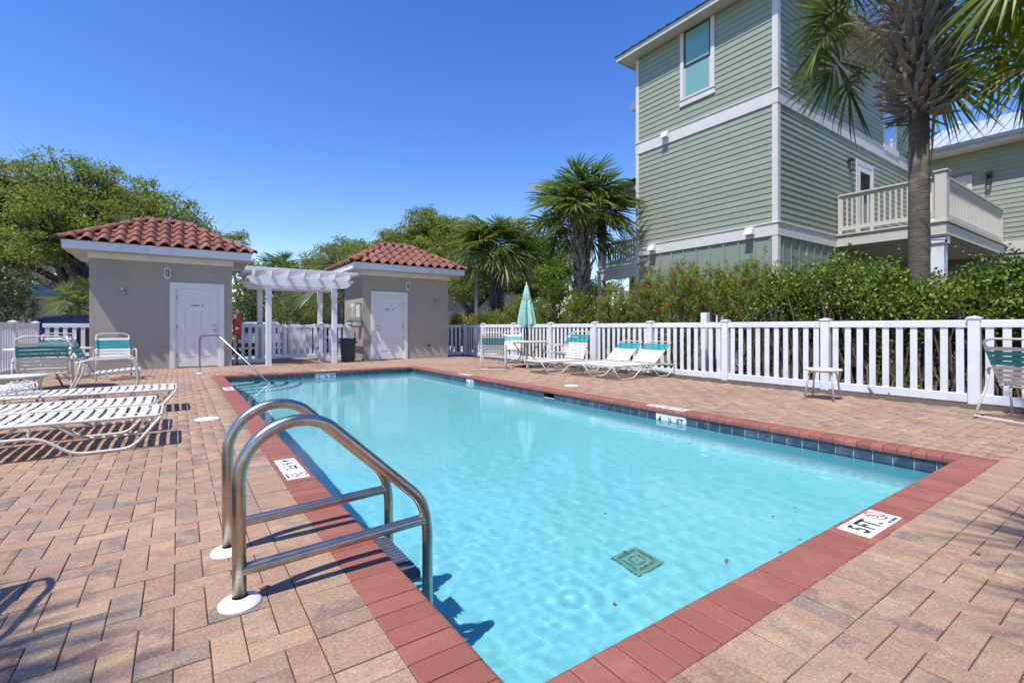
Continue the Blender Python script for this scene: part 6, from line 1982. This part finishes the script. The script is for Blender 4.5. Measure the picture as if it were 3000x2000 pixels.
# red box on a post beside the left pool house
rbx = thing('call_box', 'red metal box on a thin post beside the left pool house', 'box', (1.33, 15.35, 0))
MB().tube([(0, 0, -.02), (0, 0, .85)], .02, 8).build('post', M['bronze'], rbx)
MB().bbox((-.10, -.09, .84), (.10, .09, 1.44), .012).build('cabinet', M['red_box'], rbx)
MB().bbox((-.11, -.10, 1.30), (-.02, -.091, 1.42), .003).build('label_plate', M['cream_paint'], rbx)
MB().lathe([(.05, 1.441), (.055, 1.50), (.04, 1.55), (.005, 1.57)], 12).build('beacon', M['cream_paint'], rbx, smooth=True)
MB().add([(-.05,-.0925,.98),(.05,-.0925,1.03),(-.05,-.0925,1.08)], [(0,1,2)]).build('arrow_mark', M['marker_white'], rbx)

# skimmer lids flush with the paving
def lid(x, y, r, label):
    t = thing('skimmer_lid', label, 'lid', (x, y, 0))
    MB().lathe([(r, -.004), (r, .003), (r-.004, .006), (r-.022, .0065), (r-.025, .0045), (.01, .0045)], 40).build('cover', M['escutcheon'], t, smooth=25)
    for s in (-1, 1): MB().lathe([(.010, .0046), (.002, .0052)], 10, Matrix.Translation((s*r*.55, 0, 0))).build('finger_hole', M['letter_black'], t)
    return t
lid(.262, 6.52, .125, 'round white skimmer lid in the paving beside the left coping')
lid(5.82, 6.5, .125, 'round white skimmer lid in the paving beside the right coping')

# leaves on the water and the paving, each a thing of its own
def leaf_thing(x, y, z, L, W_, rz, mat, label, seed):
    rng = np.random.default_rng(seed)
    n = 9; V = []
    for k in range(n):
        s = k/(n-1); w = W_*math.sin(math.pi*s**.8)*.5*(1+.25*rng.normal()*(0 < k < n-1))
        c = .10*L*math.sin(math.pi*s)
        V += [(s*L-L/2, -w, .004+c*.5+abs(rng.normal())*.002), (s*L-L/2, 0, .002), (s*L-L/2, w, .003+c*.35+abs(rng.normal())*.002)]
    F = []
    for k in range(n-1): F += [(3*k, 3*k+1, 3*k+4, 3*k+3), (3*k+1, 3*k+2, 3*k+5, 3*k+4)]
    o = obj('fallen_leaf', MB().add(V, F).mesh('fallen_leaf', mat), None, (x, y, z), (0, 0, rz))
    return tag(o, label, 'leaf', 'single fallen leaves')
M['leaf_brown'] = surf('leaf_brown', (.30, .17, .075), (.20, .11, .05), 60, .8)
M['leaf_green'] = surf('leaf_green', (.16, .20, .03), (.10, .13, .02), 60, .6)
M['leaf_rust'] = surf('leaf_rust', (.22, .09, .035), (.14, .06, .03), 60, .8)
wz = WATER_Z+.002
for k, (x, y, L, W_, rz, mt, lab) in enumerate((
        (2.30, 1.385, .060, .026, .5, 'leaf_brown', 'curled brown leaf floating near the front edge of the pool'),
        (1.545, 1.445, .026, .018, 1.2, 'leaf_rust', 'small reddish leaf floating in the near corner of the pool'),
        (3.085, 1.545, .045, .014, .1, 'leaf_green', 'narrow green leaf floating left of the 5 ft plate'),
        (3.355, 1.535, .022, .018, .3, 'leaf_green', 'small round leaf floating nearest the 5 ft plate'),
        (2.25, 2.185, .034, .02, .2, 'leaf_green', 'yellow green leaf floating left of the drain'),
        (2.02, 4.9, .035, .02, .8, 'leaf_brown', 'brown leaf floating in the middle of the pool'),
        (4.3, 3.0, .04, .02, 1.9, 'leaf_rust', 'rust leaf floating near the right pool wall'),
        (3.0, 6.2, .05, .03, 2.4, 'leaf_brown', 'dark leaf floating far out in the middle of the pool'))):
    leaf_thing(x, y, wz, L, W_, rz, M[mt], lab, 500+k)
for k, (u, v, L, lab) in enumerate(((608, 1352, .045, 'brown leaf on the paving beside the ladder base plate'), (2862/1.2755, 1624/1.2755, .03, 'small dark leaf on the paving right of the 5 ft plate'), (570, 873, .05, 'green leaf on the paving left of the entry steps'), (1150, 858, .05, 'leaf on the far paving behind the pool'))):
    t_ = (u-1176)/1100; d_ = 1100*1.05/(v-752)
    leaf_thing(d_*SY_+t_*d_*CY_, d_*CY_-t_*d_*SY_, .003, L, L*.5, k*1.3, M['leaf_rust'] if k != 2 else M['leaf_green'], lab, 520+k)
